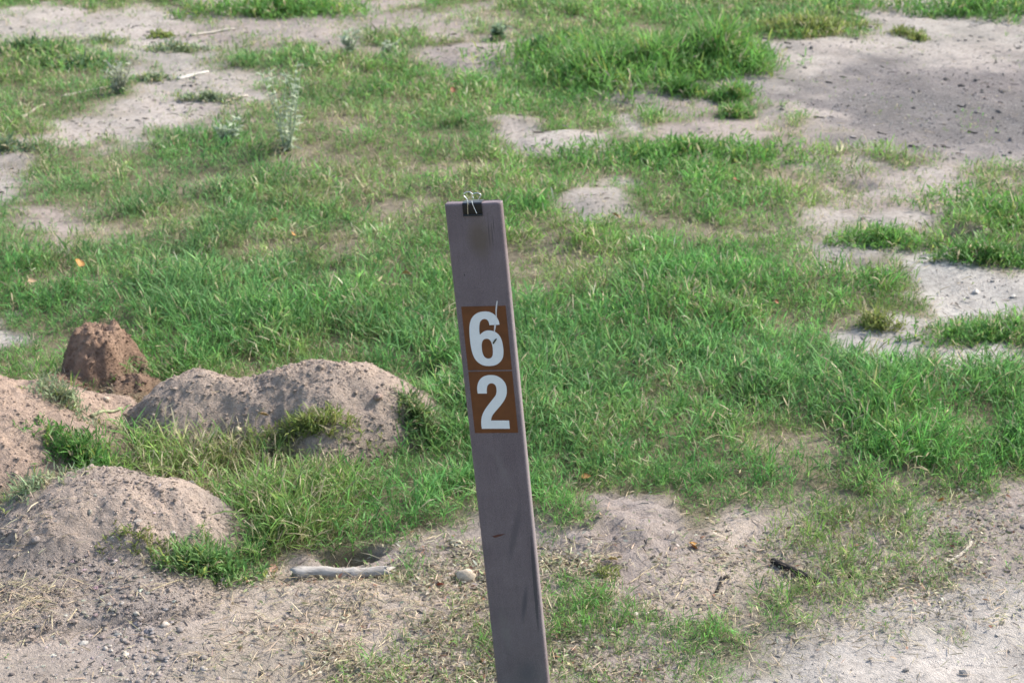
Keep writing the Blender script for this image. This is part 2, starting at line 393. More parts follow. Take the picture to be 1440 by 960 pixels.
def build_mound(key, name, label, cat, colf, nclod):
    spots = [tuple(float(q) for q in G0(m[0], m[1])) + m[2:4] for m in MOUNDS[key]]
    x0 = min(s[0] - s[2] * 1.25 for s in spots); x1 = max(s[0] + s[2] * 1.25 for s in spots)
    y0 = min(s[1] - s[3] * 1.25 for s in spots); y1 = max(s[1] + s[3] * 1.25 for s in spots)
    d = .0045; X, Y = np.meshgrid(np.arange(x0, x1, d), np.arange(y0, y1, d))
    m = mound_h(key, X, Y); Z = mound_surf(key, X, Y) - .05 * (1 - smooth(.0, .014, m))
    V = np.stack([X, Y, Z], -1).reshape(-1, 3); nx = X.shape[1]
    i = np.arange(X.shape[0] - 1)[:, None] * nx + np.arange(nx - 1)[None]
    Q = np.stack([i, i + 1, i + nx + 1, i + nx], -1).reshape(-1, 4)
    keep = (m.ravel()[Q] > .0005).any(1); Q = Q[keep]
    used = np.unique(Q); remap = np.zeros(len(V), int); remap[used] = np.arange(len(used)); Q = remap[Q]
    near = smooth(.004, .05, m.ravel())[:, None]                # the spilled foot takes the colour of the ground it lies on
    col = colf(X.ravel(), Y.ravel(), m.ravel()) * near + samp(SOIL, X.ravel(), Y.ravel()) * (1 - near)
    cx, cy = (x0 + x1) / 2, (y0 + y1) / 2; V = V - np.array([cx, cy, 0])
    o = mesh_np(name, V[used], None, MAT_MOUND, col=col[used], smooth_shade=True, quads=Q); o.location = (cx, cy, 0)
    tag(o, label, cat)
    px = rng.uniform(x0, x1, nclod * 6); py = rng.uniform(y0, y1, nclod * 6); mh = mound_h(key, px, py)
    cl = fbm(px, py, .09, 3, 401)
    ok = (mh > .006) & (rng.random(len(px)) < .45 + .9 * cl + .25 * (mh < .05))
    px, py, mh = px[ok][:nclod], py[ok][:nclod], mh[ok][:nclod]
    r = .0011 * np.exp(rng.exponential(.50, len(px))); r = np.minimum(r, rng.uniform(.002, .0065, len(px)))
    c = colf(px, py, mh) * (1 + .16 * rng.standard_normal((len(px), 1)))
    Vc, Fc, cc = lumps(np.stack([px - cx, py - cy, mound_surf(key, px, py) + r * .25], -1), r, np.clip(c, .02, .7))
    tag(mesh_np('clods', Vc, Fc, MAT_MOUND, parent=o, col=cc), 'crumbly soil clods lying over the mound', kind='stuff')
    return o
def lerp3(a, b, t): return np.array(a)[None] + (np.array(b) - np.array(a))[None] * t[:, None]
def c_back(x, y, m): return lerp3((.31, .25, .205), (.43, .34, .275), np.clip(.5 + .9 * fbm(x, y, .13, 3, 501) + (m - .08) * 2, 0, 1))
def c_scarp(x, y, m): return lerp3((.235, .155, .11), (.37, .255, .185), np.clip(.45 + .9 * fbm(x, y, .06, 3, 511) + (m - .12) * 4, 0, 1))
def c_left(x, y, m): return lerp3((.31, .235, .19), (.43, .32, .25), np.clip(.6 + .8 * fbm(x, y, .1, 3, 521), 0, 1))
def c_front(x, y, m): return lerp3((.285, .24, .21), (.42, .335, .275), np.clip(.42 + 1.1 * fbm(x, y, .14, 3, 531) + (m - .07) * 3, 0, 1))
build_mound('back', 'soil_mound', 'long two-humped mound of grey-brown loose soil behind the yellowish grass', 'dirt mound', c_back, 4800)
build_mound('scarp', 'soil_mound', 'dark reddish-brown steep lump of fresh soil against the green grass', 'dirt mound', c_scarp, 2600)
build_mound('left', 'soil_mound', 'pinkish crumbly soil mound cut off by the left edge of the photo', 'dirt mound', c_left, 3500)
build_mound('front', 'soil_mound', 'nearest broad grey soil mound with gravel spilling down its front', 'dirt mound', c_front, 5200)

# ------------------------------------------------------------------ grass
def tri_strip_leaf(O, L, az, el, droop, w, twist):
    """five-vertex leaves: O (n,3) origin; returns V (n,5,3) and the three triangles"""
    d = np.stack([np.cos(az) * np.cos(el), np.sin(az) * np.cos(el), np.sin(el)], -1)
    side = np.stack([-np.sin(az), np.cos(az), np.zeros_like(az)], -1)
    nrm = np.cross(side, d); side = side * np.cos(twist)[:, None] + nrm * np.sin(twist)[:, None]
    up = np.array([0, 0, 1.0])
    def P(s): return O + d * (L * s)[:, None] - up * (droop * L * s * s)[:, None]
    one = np.ones(len(L))
    a, b, c = P(0 * one), P(.5 * one), P(one)
    w0 = side * (w * .38)[:, None]; w1 = side * (w * .5)[:, None]
    V = np.stack([a - w0, a + w0, b - w1, b + w1, c], 1)
    return V
LEAF_F = np.array([[0, 1, 3], [0, 3, 2], [2, 3, 4]])
def sprigs(P, h, col, w, nleaf=4, lean=None, spread=1.0):
    n = len(P); az = rng.uniform(0, 6.283, n)
    lean = rng.gamma(2.0, .28, n) if lean is None else lean
    hd = np.stack([np.cos(az), np.sin(az), np.zeros(n)], -1)
    def T(t): return P + hd * (h * lean * t ** 1.5)[:, None] + np.array([0, 0, 1.0]) * (h * t * (1 - .30 * np.minimum(lean, 1.6) * t))[:, None]
    Vs, Fs, Cs = [], [], []; off = 0
    # stem: a narrow three-vertex-pair strip
    side = np.stack([-np.sin(az), np.cos(az), np.zeros(n)], -1) * (w * .22)[:, None]
    z = np.zeros(n); a, b = T(z), T(z + .75)
    V = np.stack([a - side, a + side, b - side * .7, b + side * .7], 1); F = np.array([[0, 1, 3], [0, 3, 2]])
    Vs.append(V.reshape(-1, 3)); Fs.append((F[None] + (np.arange(n) * 4)[:, None, None]).reshape(-1, 3)); Cs.append(np.repeat(col * np.array([1.1, 1.02, .9]), 4, 0)); off += 4 * n
    phase = rng.uniform(0, 6.283, n)
    for k in range(nleaf):
        t = np.clip((k + rng.uniform(.1, .9, n)) / nleaf * .95, 0, .95)
        if k == nleaf - 1: t = z + .75
        O = T(t); L = h * rng.uniform(.38, .85, n) * spread
        a2 = phase + k * 2.6 + rng.normal(0, .5, n); el = rng.uniform(.25, 1.25, n)
        if k == nleaf - 1: a2 = az + rng.normal(0, .4, n); el = rng.uniform(.5, 1.3, n)
        V = tri_strip_leaf(O, L, a2, el, rng.uniform(0, .5, n), w * rng.uniform(.7, 1.2, n), rng.normal(0, .5, n))
        Vs.append(V.reshape(-1, 3)); Fs.append((LEAF_F[None] + (np.arange(n) * 5)[:, None, None]).reshape(-1, 3) + off)
        Cs.append(np.repeat(np.clip(col * (1 + .12 * rng.standard_normal((n, 1))), .01, .7), 5, 0)); off += 5 * n
    return np.concatenate(Vs), np.concatenate(Fs), np.concatenate(Cs)

G_LUSH = np.array((.110, .295, .066)); G_BLUE = np.array((.142, .280, .108)); G_YEL = np.array((.285, .345, .090)); STRAW = np.array((.46, .40, .26)); G_OLD = np.array((.23, .24, .11))
def grass_col(x, y, dry):
    n = len(x)
    k = np.clip(.5 + .9 * fbm(x, y, .5, 3, 601) + .55 * smooth(0, -1.2, x) * smooth(3.8, 5, y), 0, 1.3)[:, None]
    c = G_LUSH * (1 - k * .55) + G_BLUE * (k * .55)
    d = np.clip(dry + .25 * rng.standard_normal(n), 0, 1)[:, None]
    c = c * (1 - d * .65) + G_YEL * (d * .65)
    r = rng.random(n)
    c[r < .045 + .22 * dry] = STRAW; c[(r > .96 - .16 * dry)] = G_OLD
    return np.clip(c * (1 + .30 * fbm(x, y, .14, 3, 641)[:, None]) * (1 + .24 * rng.standard_normal((n, 1))), .012, .6)

def field_grass():
    N = 1200000
    y = rng.uniform(2.2, 10.2, N); half = .29 * (.927 * y + .64) + .38
    x = rng.uniform(-1, 1, N) * half
    per_m2 = 7300 * np.clip(1.25 - (y - 2.6) / 7.2, .64, 1.1)
    accept = per_m2 * samp(DEN, x, y) * (2 * half) / (N / 8.0)
    mh = mound_any(x, y)
    accept = accept * np.where(mh > .035, .0, np.where(mh > .012, .25, 1))
    # soft tufting
    accept = accept * np.clip(1 + 1.1 * fbm(x, y, .055, 3, 631), .25, 1.8)
    ok = rng.random(N) < accept
    x, y = x[ok], y[ok]; n = len(x)
    h = (.62 + .10 * smooth(3.8, 5, y)) * samp(HGT, x, y) * rng.uniform(.5, 1.3, n); dry = samp(DRY, x, y)
    w = (.00178 + .00043 * (y - 2.5)) * rng.uniform(.7, 1.25, n) * np.clip(h / .045, .75, 1.3)
    P = np.stack([x, y, surf(x, y) - .004], -1)
    gc = grass_col(x, y, dry); a = y < 4.0
    V, F, c = sprigs(P[a], h[a], gc[a], w[a], 4); V2, F2, c2 = sprigs(P[~a], h[~a], gc[~a], w[~a], 3)
    tag(mesh_np('grass', np.concatenate([V, V2]), np.concatenate([F, F2 + len(V)]), MAT_GRASS, col=np.concatenate([c, c2])), 'patchy green and yellowing meadow grass spread over the soil', 'grass', kind='stuff')
    print('sprigs', n, 'tris', len(F))
field_grass()

def flat_strips(x, y, L, w, col, lift=.003, tilt=.22):
    n = len(x); az = rng.uniform(0, 6.283, n); el = rng.normal(.05, tilt, n)
    O = np.stack([x, y, surf(x, y) + lift + rng.uniform(0, .006, n)], -1)
    V = tri_strip_leaf(O, L, az, np.abs(el), rng.uniform(0, .4, n), w, rng.normal(0, .7, n))
    F = (LEAF_F[None] + (np.arange(n) * 5)[:, None, None]).reshape(-1, 3)
    return V.reshape(-1, 3), F, np.repeat(col, 5, 0)
def scatter(N, fn):
    y = 2.2 + 8.0 * rng.random(N) ** 1.35; half = .29 * (.927 * y + .64) + .4; x = rng.uniform(-1, 1, N) * half
    ok = rng.random(N) < fn(x, y); return x[ok], y[ok]
def blob(px, py, rx, ry):
    cx, cy = G0(px, py); return lambda x, y: np.exp(-(((x - cx) / rx) ** 2 + ((y - cy) / ry) ** 2))
def around(spots, per):
    xs, ys = [], []
    for px, py, rx, ry, k in spots:
        cx, cy = G0(px, py); m = int(per * k); xs.append(rng.normal(cx, rx * .75, m)); ys.append(rng.normal(cy, ry * .75, m))
    x, y = np.concatenate(xs), np.concatenate(ys); ok = (y > 2.2) & (rng.random(len(x)) < np.clip(.55 + .9 * fbm(x, y, .08, 3, 901), .1, 1)); ok &= (mound_any(x, y) < .03) | (rng.random(len(x)) < .15); return x[ok], y[ok]
straw_at = [blob(40, 830, .16, .14), blob(60, 790, .12, .1), blob(560, 880, .22, .18), blob(420, 690, .12, .12), blob(640, 900, .2, .16), blob(340, 815, .12, .05), blob(1170, 820, .3, .15), blob(830, 790, .12, .1)]
def straw_w(x, y): return np.clip(.12 + .28 * samp(DRY, x, y) * np.clip(samp(DEN, x, y) * 1.6, .08, 1) + .9 * sum(b(x, y) for b in straw_at), 0, 1) * np.where(mound_any(x, y) > .03, .12, 1)
x, y = scatter(60000, straw_w)
x2, y2 = around([(40, 830, .15, .12, 1.0), (70, 790, .12, .08, .5), (560, 890, .24, .2, 1.7), (530, 850, .14, .06, .5), (640, 900, .2, .16, 1.0), (340, 815, .14, .04, .4), (470, 950, .2, .1, .6), (1170, 820, .3, .15, 1.2), (830, 800, .14, .1, .6), (700, 800, .2, .1, .7), (880, 900, .2, .15, .8), (430, 680, .12, .12, .5)], 1100)
x = np.concatenate([x, x2]); y = np.concatenate([y, y2]); n = len(x)
V, F, c = flat_strips(x, y, rng.uniform(.012, .05, n), rng.uniform(.0010, .0022, n), tone((.36, .30, .20), n, .3, .05))
tag(mesh_np('straw', V, F, MAT_STRAW, col=c), 'dead straw and thatch lying flat on the soil', 'straw', kind='stuff')

x, y = around([(620, 915, .24, .16, 1.6), (650, 800, .14, .10, .8), (1180, 800, .26, .14, 1.7), (860, 900, .2, .16, 1.1), (800, 790, .1, .06, .4), (700, 950, .25, .1, .9), (1390, 740, .2, .12, .6), (340, 810, .15, .05, .25)], 1900); n = len(x)
lc = tone((.27, .24, .165), n, .3, .07); rr = rng.random(n)
lc[rr < .25] = tone((.20, .21, .11), n)[rr < .25]; lc[rr > .92] = tone((.24, .13, .085), n)[rr > .92]; lc[(rr > .8) & (rr < .92)] = tone((.40, .37, .29), n)[(rr > .8) & (rr < .92)]
V, F, c = flat_strips(x, y, rng.uniform(.005, .016, n), rng.uniform(.0018, .0065, n), lc, .003, .35)
tag(mesh_np('leaf_litter', V, F, MAT_LEAF, col=c), 'small dry curled leaves and chaff scattered on the soil', 'leaf litter', kind='stuff')

# ------------------------------------------------------------------ crumbs on bare soil, gravel on the track
def bare_w(x, y): return np.clip(1 - samp(DEN, x, y) * 1.6, 0, 1) ** 1.5 * np.clip(.35 + 1.1 * fbm(x, y, .16, 3, 701), .04, 1) * (mound_any(x, y) < .02)
x, y = scatter(46000, bare_w); n = len(x)
r = np.minimum(.0015 * np.exp(rng.exponential(.42, n)), .008) * (1 + .12 * (y - 2.6))
V, F, c = lumps(np.stack([x, y, surf(x, y) + r * .2], -1), r, np.clip(samp(SOIL, x, y) * (1 + .2 * rng.standard_normal((n, 1))) * .92, .03, .7))
tag(mesh_np('soil_crumbs', V, F, MAT_SOIL, col=c), 'small soil crumbs strewn over the bare ground', 'soil crumbs', kind='stuff')
x, y = scatter(17000, lambda x, y: np.clip(1.1 - samp(DEN, x, y) * 1.5, 0, 1) * np.clip(.35 + 1.2 * fbm(x, y, .3, 3, 731), 0, 1) * (1 - .85 * np.exp(-(((x - 2.0) / 1.2) ** 2 + ((y - 7.2) / 1.2) ** 2)))); n = len(x)
V, F, c = flat_strips(x, y, rng.uniform(.006, .035, n) * (.5 + .12 * y), rng.uniform(.0015, .005, n) * (.5 + .12 * y), tone((.13, .115, .10), n, .4, .06), .002, .12)
tag(mesh_np('bark_bits', V, F, MAT_LEAF, col=c), 'small dark bits of bark and twig strewn on bare soil', 'bark bits', kind='stuff')
track = blob(1340, 165, 1.0, .9); foot = blob(200, 945, .17, .14); spill = blob(150, 845, .11, .22)
def grav_w(x, y): return np.clip(.8 * track(x, y) * (samp(DEN, x, y) < .1) + .9 * foot(x, y) + .9 * spill(x, y), 0, 1)
x, y = scatter(75000, grav_w); n = len(x)
r = np.where(y > 5, rng.uniform(.003, .006, n), np.minimum(.0020 * np.exp(rng.exponential(.4, n)), .0075))
V, F, c = lumps(np.stack([x, y, surf(x, y) - r * .15], -1), r, np.where((y > 5)[:, None], tone((.235, .215, .205), n, .2, .02), tone((.27, .24, .215), n, .25, .05)))
tag(mesh_np('gravel', V, F, MAT_STONE, col=c), 'fine grey gravel on the worn track and below the mound', 'gravel', kind='stuff')

# ------------------------------------------------------------------ post with its number stickers
M3 = np.array([[.97192189, .21555891, -.09435144], [-.21027385, .9756179, .06288581], [.10560655, -.04128046, .99355079]])
TOP = np.array([-.1041, 2.5839, .8816]); PW, PT, PL = .0895, .018, .887
base = TOP + M3 @ np.array([PW / 2, PT / 2, -PL])
PM = Matrix([[*M3[0], base[0]], [*M3[1], base[1]], [*M3[2], base[2]], [0, 0, 0, 1]])

def post_mat():
    m, n, l, b = new_mat('recycled_plastic')
    tc = n.new('ShaderNodeTexCoord'); co = tc.outputs['Object']
    big = noise_node(n, l, 14, 4, .6, co); fine = noise_node(n, l, 900, 2, .7, co)
    mp = n.new('ShaderNodeMapping'); mp.inputs['Scale'].default_value = (160, 160, 7); l.new(co, mp.inputs[0])
    grain = noise_node(n, l, 1.0, 5, .65, mp.outputs[0])
    c = ramp(n, l, big.outputs[0], [(.3, (.124, .095, .102)), (.7, (.166, .131, .137))]).outputs[0]
    sk = ramp(n, l, fine.outputs[0], [(.30, (.62,) * 3), (.5, (1, 1, 1)), (.70, (1.9, 1.85, 1.8))]).outputs[0]
    c = mixc(n, l, 1.0, c, sk, 'MULTIPLY')
    gr = ramp(n, l, grain.outputs[0], [(.32, (.9,) * 3), (.5, (1, 1, 1)), (.75, (1.05,) * 3)]).outputs[0]
    c = mixc(n, l, .8, c, gr, 'MULTIPLY')
    def stain_or_light(cx, cz, rx, rz, ang, color, amt, soft=.6, warp=.4):
        nonlocal c
        mm = n.new('ShaderNodeMapping'); mm.vector_type = 'TEXTURE'
        mm.inputs['Location'].default_value = (cx, -PT / 2, cz); mm.inputs['Rotation'].default_value = (0, ang, 0); mm.inputs['Scale'].default_value = (rx, .2, rz)
        l.new(co, mm.inputs[0])
        ln = n.new('ShaderNodeVectorMath'); ln.operation = 'LENGTH'; l.new(mm.outputs[0], ln.inputs[0])
        nz = noise_node(n, l, 70, 4, .7, co)
        ad = n.new('ShaderNodeMath'); ad.operation = 'MULTIPLY_ADD'; l.new(nz.outputs[0], ad.inputs[0]); ad.inputs[1].default_value = warp; l.new(ln.outputs['Value'], ad.inputs[2])
        rp = ramp(n, l, ad.outputs[0], [(max(0, 1 + warp * .5 - soft), (amt,) * 3), (1 + warp * .5, (0, 0, 0))])
        c = mixc(n, l, rp.outputs[0], c, color)
    stain_or_light(.006, PL - .055, .030, .050, 0, (.115, .085, .062), .75, .7)           # brown stain below the clip
    stain_or_light(.013, .335, .010, .075, .28, (.085, .072, .08), .6, .7)              # dark smear low on the face
    stain_or_light(.018, .21, .007, .055, .2, (.072, .064, .074), .75, .8)
    stain_or_light(.010, .08, .03, .04, .5, (.085, .076, .086), .6, .8)
    stain_or_light(.0440, .45, .0030, .60, .0, (.30, .27, .275), .45, .6, .6)              # sunlight on the right edge, painted in as a paler strip
    stain_or_light(.0385, .25, .0045, .13, .02, (.055, .05, .056), .8, .5)                # scuffed right edge
    for dx, dz, ln_ in ((.0215, .045, .035), (.0265, .05, .03), (.030, .035, .02)):
        stain_or_light(dx, PL - dz, .0012, ln_, .02, (.06, .05, .05), .7, .6, .25)        # fine weather cracks
    stain_or_light(-.028, .62, .012, .10, .1, (.10, .085, .09), .5, .9, .9)              # grime streaks
    stain_or_light(.004, .45, .016, .06, -.3, (.20, .17, .165), .4, .9, .9)
    stain_or_light(-.02, .16, .02, .10, -.1, (.19, .165, .155), .45, .9, 1.0)             # dusty splash near the ground
    stain_or_light(-.010, .352 + .06, .009, .0016, -.12, (.19, .06, .04), .0, .5, .2)
    l.new(c, b.inputs['Base Color']); b.inputs['Roughness'].default_value = .62; b.inputs['Specular IOR Level'].default_value = .35
    bp = n.new('ShaderNodeBump'); bp.inputs['Strength'].default_value = .35; bp.inputs['Distance'].default_value = .0006
    l.new(fine.outputs[0], bp.inputs['Height']); l.new(bp.outputs[0], b.inputs['Normal'])
    return m
def plain(name, col, rough=.5, metal=0, spec=.4, var=.15, scale=120):
    m, n, l, b = new_mat(name); tc = n.new('ShaderNodeTexCoord'); t = noise_node(n, l, scale, 4, .6, tc.outputs['Object'])
    r = ramp(n, l, t.outputs[0], [(.3, tuple(q * (1 - var) for q in col)), (.7, tuple(min(1, q * (1 + var)) for q in col))])
    l.new(r.outputs[0], b.inputs['Base Color']); b.inputs['Roughness'].default_value = rough; b.inputs['Metallic'].default_value = metal; b.inputs['Specular IOR Level'].default_value = spec
    return m
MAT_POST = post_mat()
MAT_STICK = plain('brown_vinyl', (.135, .045, .014), .42, var=.18, scale=45)
MAT_WHITE = plain('white_vinyl', (.72, .72, .71), .4, var=.03)
MAT_SCRATCH = plain('pale_streak', (.62, .58, .56), .8, var=.1)
MAT_DEBRIS = plain('dark_debris', (.05, .045, .02), .7, var=.5, scale=400)
MAT_RED = plain('red_scuff', (.10, .035, .025), .7)
MAT_CLIP = plain('black_steel', (.012, .012, .013), .33, var=.1)
MAT_WIRE = plain('nickel_wire', (.75, .76, .77), .22, metal=1, var=.05)

post = empty('marker_post', PM)
tag(post, 'leaning purplish-grey flat marker post with brown number stickers reading 6 and 2', 'marker post')
def round_prism(w, t, r, z0, z1, seg=5):
    pts = []
    for cx, cy, a0 in ((w / 2 - r, t / 2 - r, 0), (-w / 2 + r, t / 2 - r, 90), (-w / 2 + r, -t / 2 + r, 180), (w / 2 - r, -t / 2 + r, 270)):
        for k in range(seg + 1):
            a = math.radians(a0 + 90 * k / seg); pts.append((cx + r * math.cos(a), cy + r * math.sin(a)))
    return pts
def build_post():
    bm = bmesh.new(); pts = round_prism(PW, PT, .0055, 0, 1)
    rings = []
    zs = [-.12] + list(np.linspace(0, PL - .004, 40)) + [PL - .0012, PL]
    for k, z in enumerate(zs):
        ins = 0 if z < PL - .001 else .0012
        ring = []
        for (px, py) in pts:
            j = .0003 * math.sin(z * 90 + px * 200) if k < len(zs) - 1 else .0006 * math.sin(px * 700)
            ring.append(bm.verts.new((px * (1 - ins / (PW / 2)) , py * (1 - ins / (PT / 2)), z + (j if z > PL - .002 else 0))))
        rings.append(ring)
    n = len(pts)
    for a, b in zip(rings, rings[1:]):
        for i in range(n): bm.faces.new((a[i], a[(i + 1) % n], b[(i + 1) % n], b[i]))
    bm.faces.new(rings[-1]); bm.faces.new(rings[0][::-1])
    for f in bm.faces: f.smooth = len(f.verts) == 4
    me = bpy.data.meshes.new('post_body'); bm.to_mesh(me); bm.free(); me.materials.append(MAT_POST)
    o = bpy.data.objects.new('post_body', me); C.objects.link(o); o.parent = post; return o
build_post()
YF = -PT / 2
def plate(name, mat, parent, loops, y, thick):
    """flat shape on the post's front face: loops of (u from left edge, v down from the top) in metres, holes allowed"""
    cu = bpy.data.curves.new(name, 'CURVE'); cu.dimensions = '2D'; cu.fill_mode = 'BOTH'; cu.extrude = thick / 2
    for lp in loops:
        s = cu.splines.new('POLY'); s.points.add(len(lp) - 1); s.use_cyclic_u = True
        for p, (u, v) in zip(s.points, lp): p.co = (u - PW / 2, PL - v, 0, 1)
    tmp = bpy.data.objects.new(name, cu); C.objects.link(tmp)
    me = bpy.data.meshes.new_from_object(tmp.evaluated_get(bpy.context.evaluated_depsgraph_get()))
    bpy.data.objects.remove(tmp); bpy.data.curves.remove(cu)
    me.transform(Matrix.Rotation(math.radians(90), 4, 'X')); me.transform(Matrix.Translation((0, y - thick / 2, 0)))
    me.name = name; me.materials.clear(); me.materials.append(mat)
    o = bpy.data.objects.new(name, me); C.objects.link(o); o.parent = parent; return o
def catmull(pts, sub=5):
    """closed outline; a point given as (x, y, 1) is a corner"""
    n = len(pts); out = []
    for i in range(n):
        p0, p1, p2, p3 = (np.array(pts[(i + k) % n][:2], float) for k in (-1, 0, 1, 2))
        if len(pts[i]) == 3: p0 = p1 - (p2 - p1)
        if len(pts[(i + 1) % n]) == 3: p3 = p2 + (p2 - p1)
        if len(pts[i]) == 3 and len(pts[(i + 1) % n]) == 3: out.append(tuple(p1)); continue
        for k in range(sub):
            t = k / sub
            out.append(tuple(.5 * (2 * p1 + (p2 - p0) * t + (2 * p0 - 5 * p1 + 4 * p2 - p3) * t * t + (3 * p1 - p0 - 3 * p2 + p3) * t ** 3)))
    return out
def unskew(pts, quad, u0, v0, w, h):
    TL, TR, BL, BR = (np.array(q, float) for q in quad); out = []
    for p in pts:
        p = np.array(p[:2]); s, t = .5, .5
        for _ in range(8):
            f = TL * (1 - s) * (1 - t) + TR * s * (1 - t) + BL * (1 - s) * t + BR * s * t - p
            J = np.stack([(TR - TL) * (1 - t) + (BR - BL) * t, (BL - TL) * (1 - s) + (BR - TR) * s], 1)
            d = np.linalg.solve(J, -f); s += d[0]; t += d[1]
        out.append((u0 + s * w, v0 + t * h))
    return out
U0, V0, SW, H6, GAP, H2 = .0098, .1642, .0711, .1055, .0022, .1040
six_o = [(583, 303, 1), (573, 258), (546, 205), (505, 163), (450, 136), (385, 128), (315, 138), (255, 168), (214, 215), (192, 272), (183, 340), (185, 420), (193, 505), (205, 590), (224, 670), (256, 745), (306, 802), (372, 838), (450, 848), (528, 838), (590, 802), (626, 747), (638, 680), (632, 590), (614, 510), (584, 450), (540, 406), (480, 381), (420, 378), (370, 395), (322, 434, 1), (315, 380), (316, 312), (326, 265), (350, 236), (385, 226), (419, 238), (440, 268), (450, 308, 1)]
six_i = [(408, 486), (370, 502), (350, 548), (350, 610), (360, 672), (380, 718), (410, 743), (442, 750), (474, 740), (494, 708), (498, 650), (490, 580), (470, 522), (443, 493)]
two_o = [(190, 345, 1), (183, 282), (190, 225), (211, 173), (250, 131), (305, 108), (365, 102), (430, 111), (490, 141), (537, 187), (566, 243), (575, 310), (570, 368), (549, 424), (514, 480), (470, 535), (430, 580), (396, 624), (376, 664), (368, 705, 1), (610, 705, 1), (622, 815, 1), (245, 815, 1), (237, 745), (240, 682), (256, 620), (290, 555), (336, 490), (385, 428), (424, 376), (437, 342), (440, 298), (431, 250), (405, 219), (370, 210), (336, 222), (316, 254), (310, 300), (313, 345, 1)]
Q6 = ((72, 65), (660, 55), (168, 905), (752, 903)); Q2 = ((65, 58), (640, 52), (150, 875), (735, 870))
def rect(u0, v0, w, h): return [(u0, v0), (u0 + w, v0), (u0 + w, v0 + h), (u0, v0 + h)]
s6 = plate('number_sticker', MAT_STICK, post, [rect(U0, V0, SW, H6)], YF, .0005); s6['label'] = 'brown sticker with a white numeral 6 and a pale streak'
s2 = plate('number_sticker', MAT_STICK, post, [rect(U0, V0 + H6 + GAP, SW, H2)], YF, .0005); s2['label'] = 'brown sticker with a white numeral 2'
n6 = plate('numeral', MAT_WHITE, s6, [unskew(catmull(six_o), Q6, U0, V0, SW, H6), unskew(catmull(six_i), Q6, U0, V0, SW, H6)], YF - .0005, .0003); n6['label'] = 'white numeral 6'
n2 = plate('numeral', MAT_WHITE, s2, [unskew(catmull(two_o), Q2, U0, V0 + H6 + GAP, SW, H2)], YF - .0005, .0003); n2['label'] = 'white numeral 2'
def q6(pts): return unskew(pts, Q6, U0, V0, SW, H6)
plate('streak', MAT_SCRATCH, s6, [q6([(545, -10), (558, -8), (553, 40), (548, 100), (545, 150), (548, 205), (534, 205), (530, 140), (530, 90), (535, 40)])], YF - .0008, .0005)
plate('streak', MAT_SCRATCH, s6, [q6([(515, 290), (538, 298), (533, 340), (522, 392), (508, 390), (512, 345)])], YF - .0005, .0005)
plate('debris', MAT_DEBRIS, s6, [q6([(500, 555), (496, 535), (520, 500), (542, 482), (548, 495), (532, 520), (512, 550)])], YF - .0008, .0012)
def face_uv(px, py):                                          # where a sight line meets the front face
    dx, dy, dz = ray(px, py); d = np.array([dx, dy, dz]); nrm = M3[:, 1]
    t = ((TOP - np.array([0, 0, CAM_H])) @ nrm) / (d @ nrm); p = np.array([0, 0, CAM_H]) + d * t - TOP
    q = M3.T @ p; return q[0], -q[2]
sc_a = [face_uv(*p) for p in [(692, 753.5), (700, 751), (711, 750), (704, 753), (696, 755.5)]]
plate('scuff', MAT_RED, post, [sc_a], YF, .0004)['label'] = 'small red scuff'
u, v = face_uv(653, 386.5)
plate('nail_hole', MAT_CLIP, post, [[(u + .0011 * math.cos(a), v + .0011 * math.sin(a)) for a in np.linspace(0, 6.283, 11)[:-1]]], YF, .0003)

# ------------------------------------------------------------------ binder clip on the post's top edge
def tube(path, radii, seg=8, cap=True):
    path = np.array(path, float); n = len(path); radii = np.broadcast_to(radii, (n,)) if np.ndim(radii) else np.full(n, radii)
    Tn = np.gradient(path, axis=0); Tn /= np.linalg.norm(Tn, axis=1)[:, None] + 1e-12
    up = np.array([.13, .21, .97]) if abs(Tn[0] @ np.array([.13, .21, .97])) < .9 else np.array([1., .1, 0])
    V = []; N = np.cross(Tn[0], up); N /= np.linalg.norm(N)
    for i in range(n):
        N = N - Tn[i] * (N @ Tn[i]); N /= np.linalg.norm(N); B = np.cross(Tn[i], N)
        for k in range(seg):
            a = 2 * math.pi * k / seg; V.append(path[i] + radii[i] * (N * math.cos(a) + B * math.sin(a)))
    F = []
    for i in range(n - 1):
        for k in range(seg):
            a, b = i * seg + k, i * seg + (k + 1) % seg; F += [(a, b, b + seg), (a, b + seg, a + seg)]
    V = list(V); m = len(V); V += [path[0], path[-1]]
    for k in range(seg): F += [(m, (k + 1) % seg, k), (m + 1, (n - 1) * seg + k, (n - 1) * seg + (k + 1) % seg)]
    return np.array(V), np.array(F)
def spline(pts, sub=8):
    P = np.array(pts, float); n = len(P); out = []
    for i in range(n - 1):
        p0, p1, p2, p3 = P[max(i - 1, 0)], P[i], P[i + 1], P[min(i + 2, n - 1)]
        for k in range(sub):
            t = k / sub; out.append(.5 * (2 * p1 + (p2 - p0) * t + (2 * p0 - 5 * p1 + 4 * p2 - p3) * t * t + (3 * p1 - p0 - 3 * p2 + p3) * t ** 3))
    out.append(P[-1]); return np.array(out)
clip_base = TOP + M3 @ np.array([.0445, PT / 2, 0])
clip = empty('binder_clip', Matrix([[*M3[0], clip_base[0]], [*M3[1], clip_base[1]], [*M3[2], clip_base[2]], [0, 0, 0, 1]]))
tag(clip, 'black binder clip with silver wire handles clamped on the post top', 'binder clip')
def cz(X, Y, sh=0): return ((X - 630) / 9168.0, 0, -(Y - 328 - (X - 630) * -.03) / 9168.0)
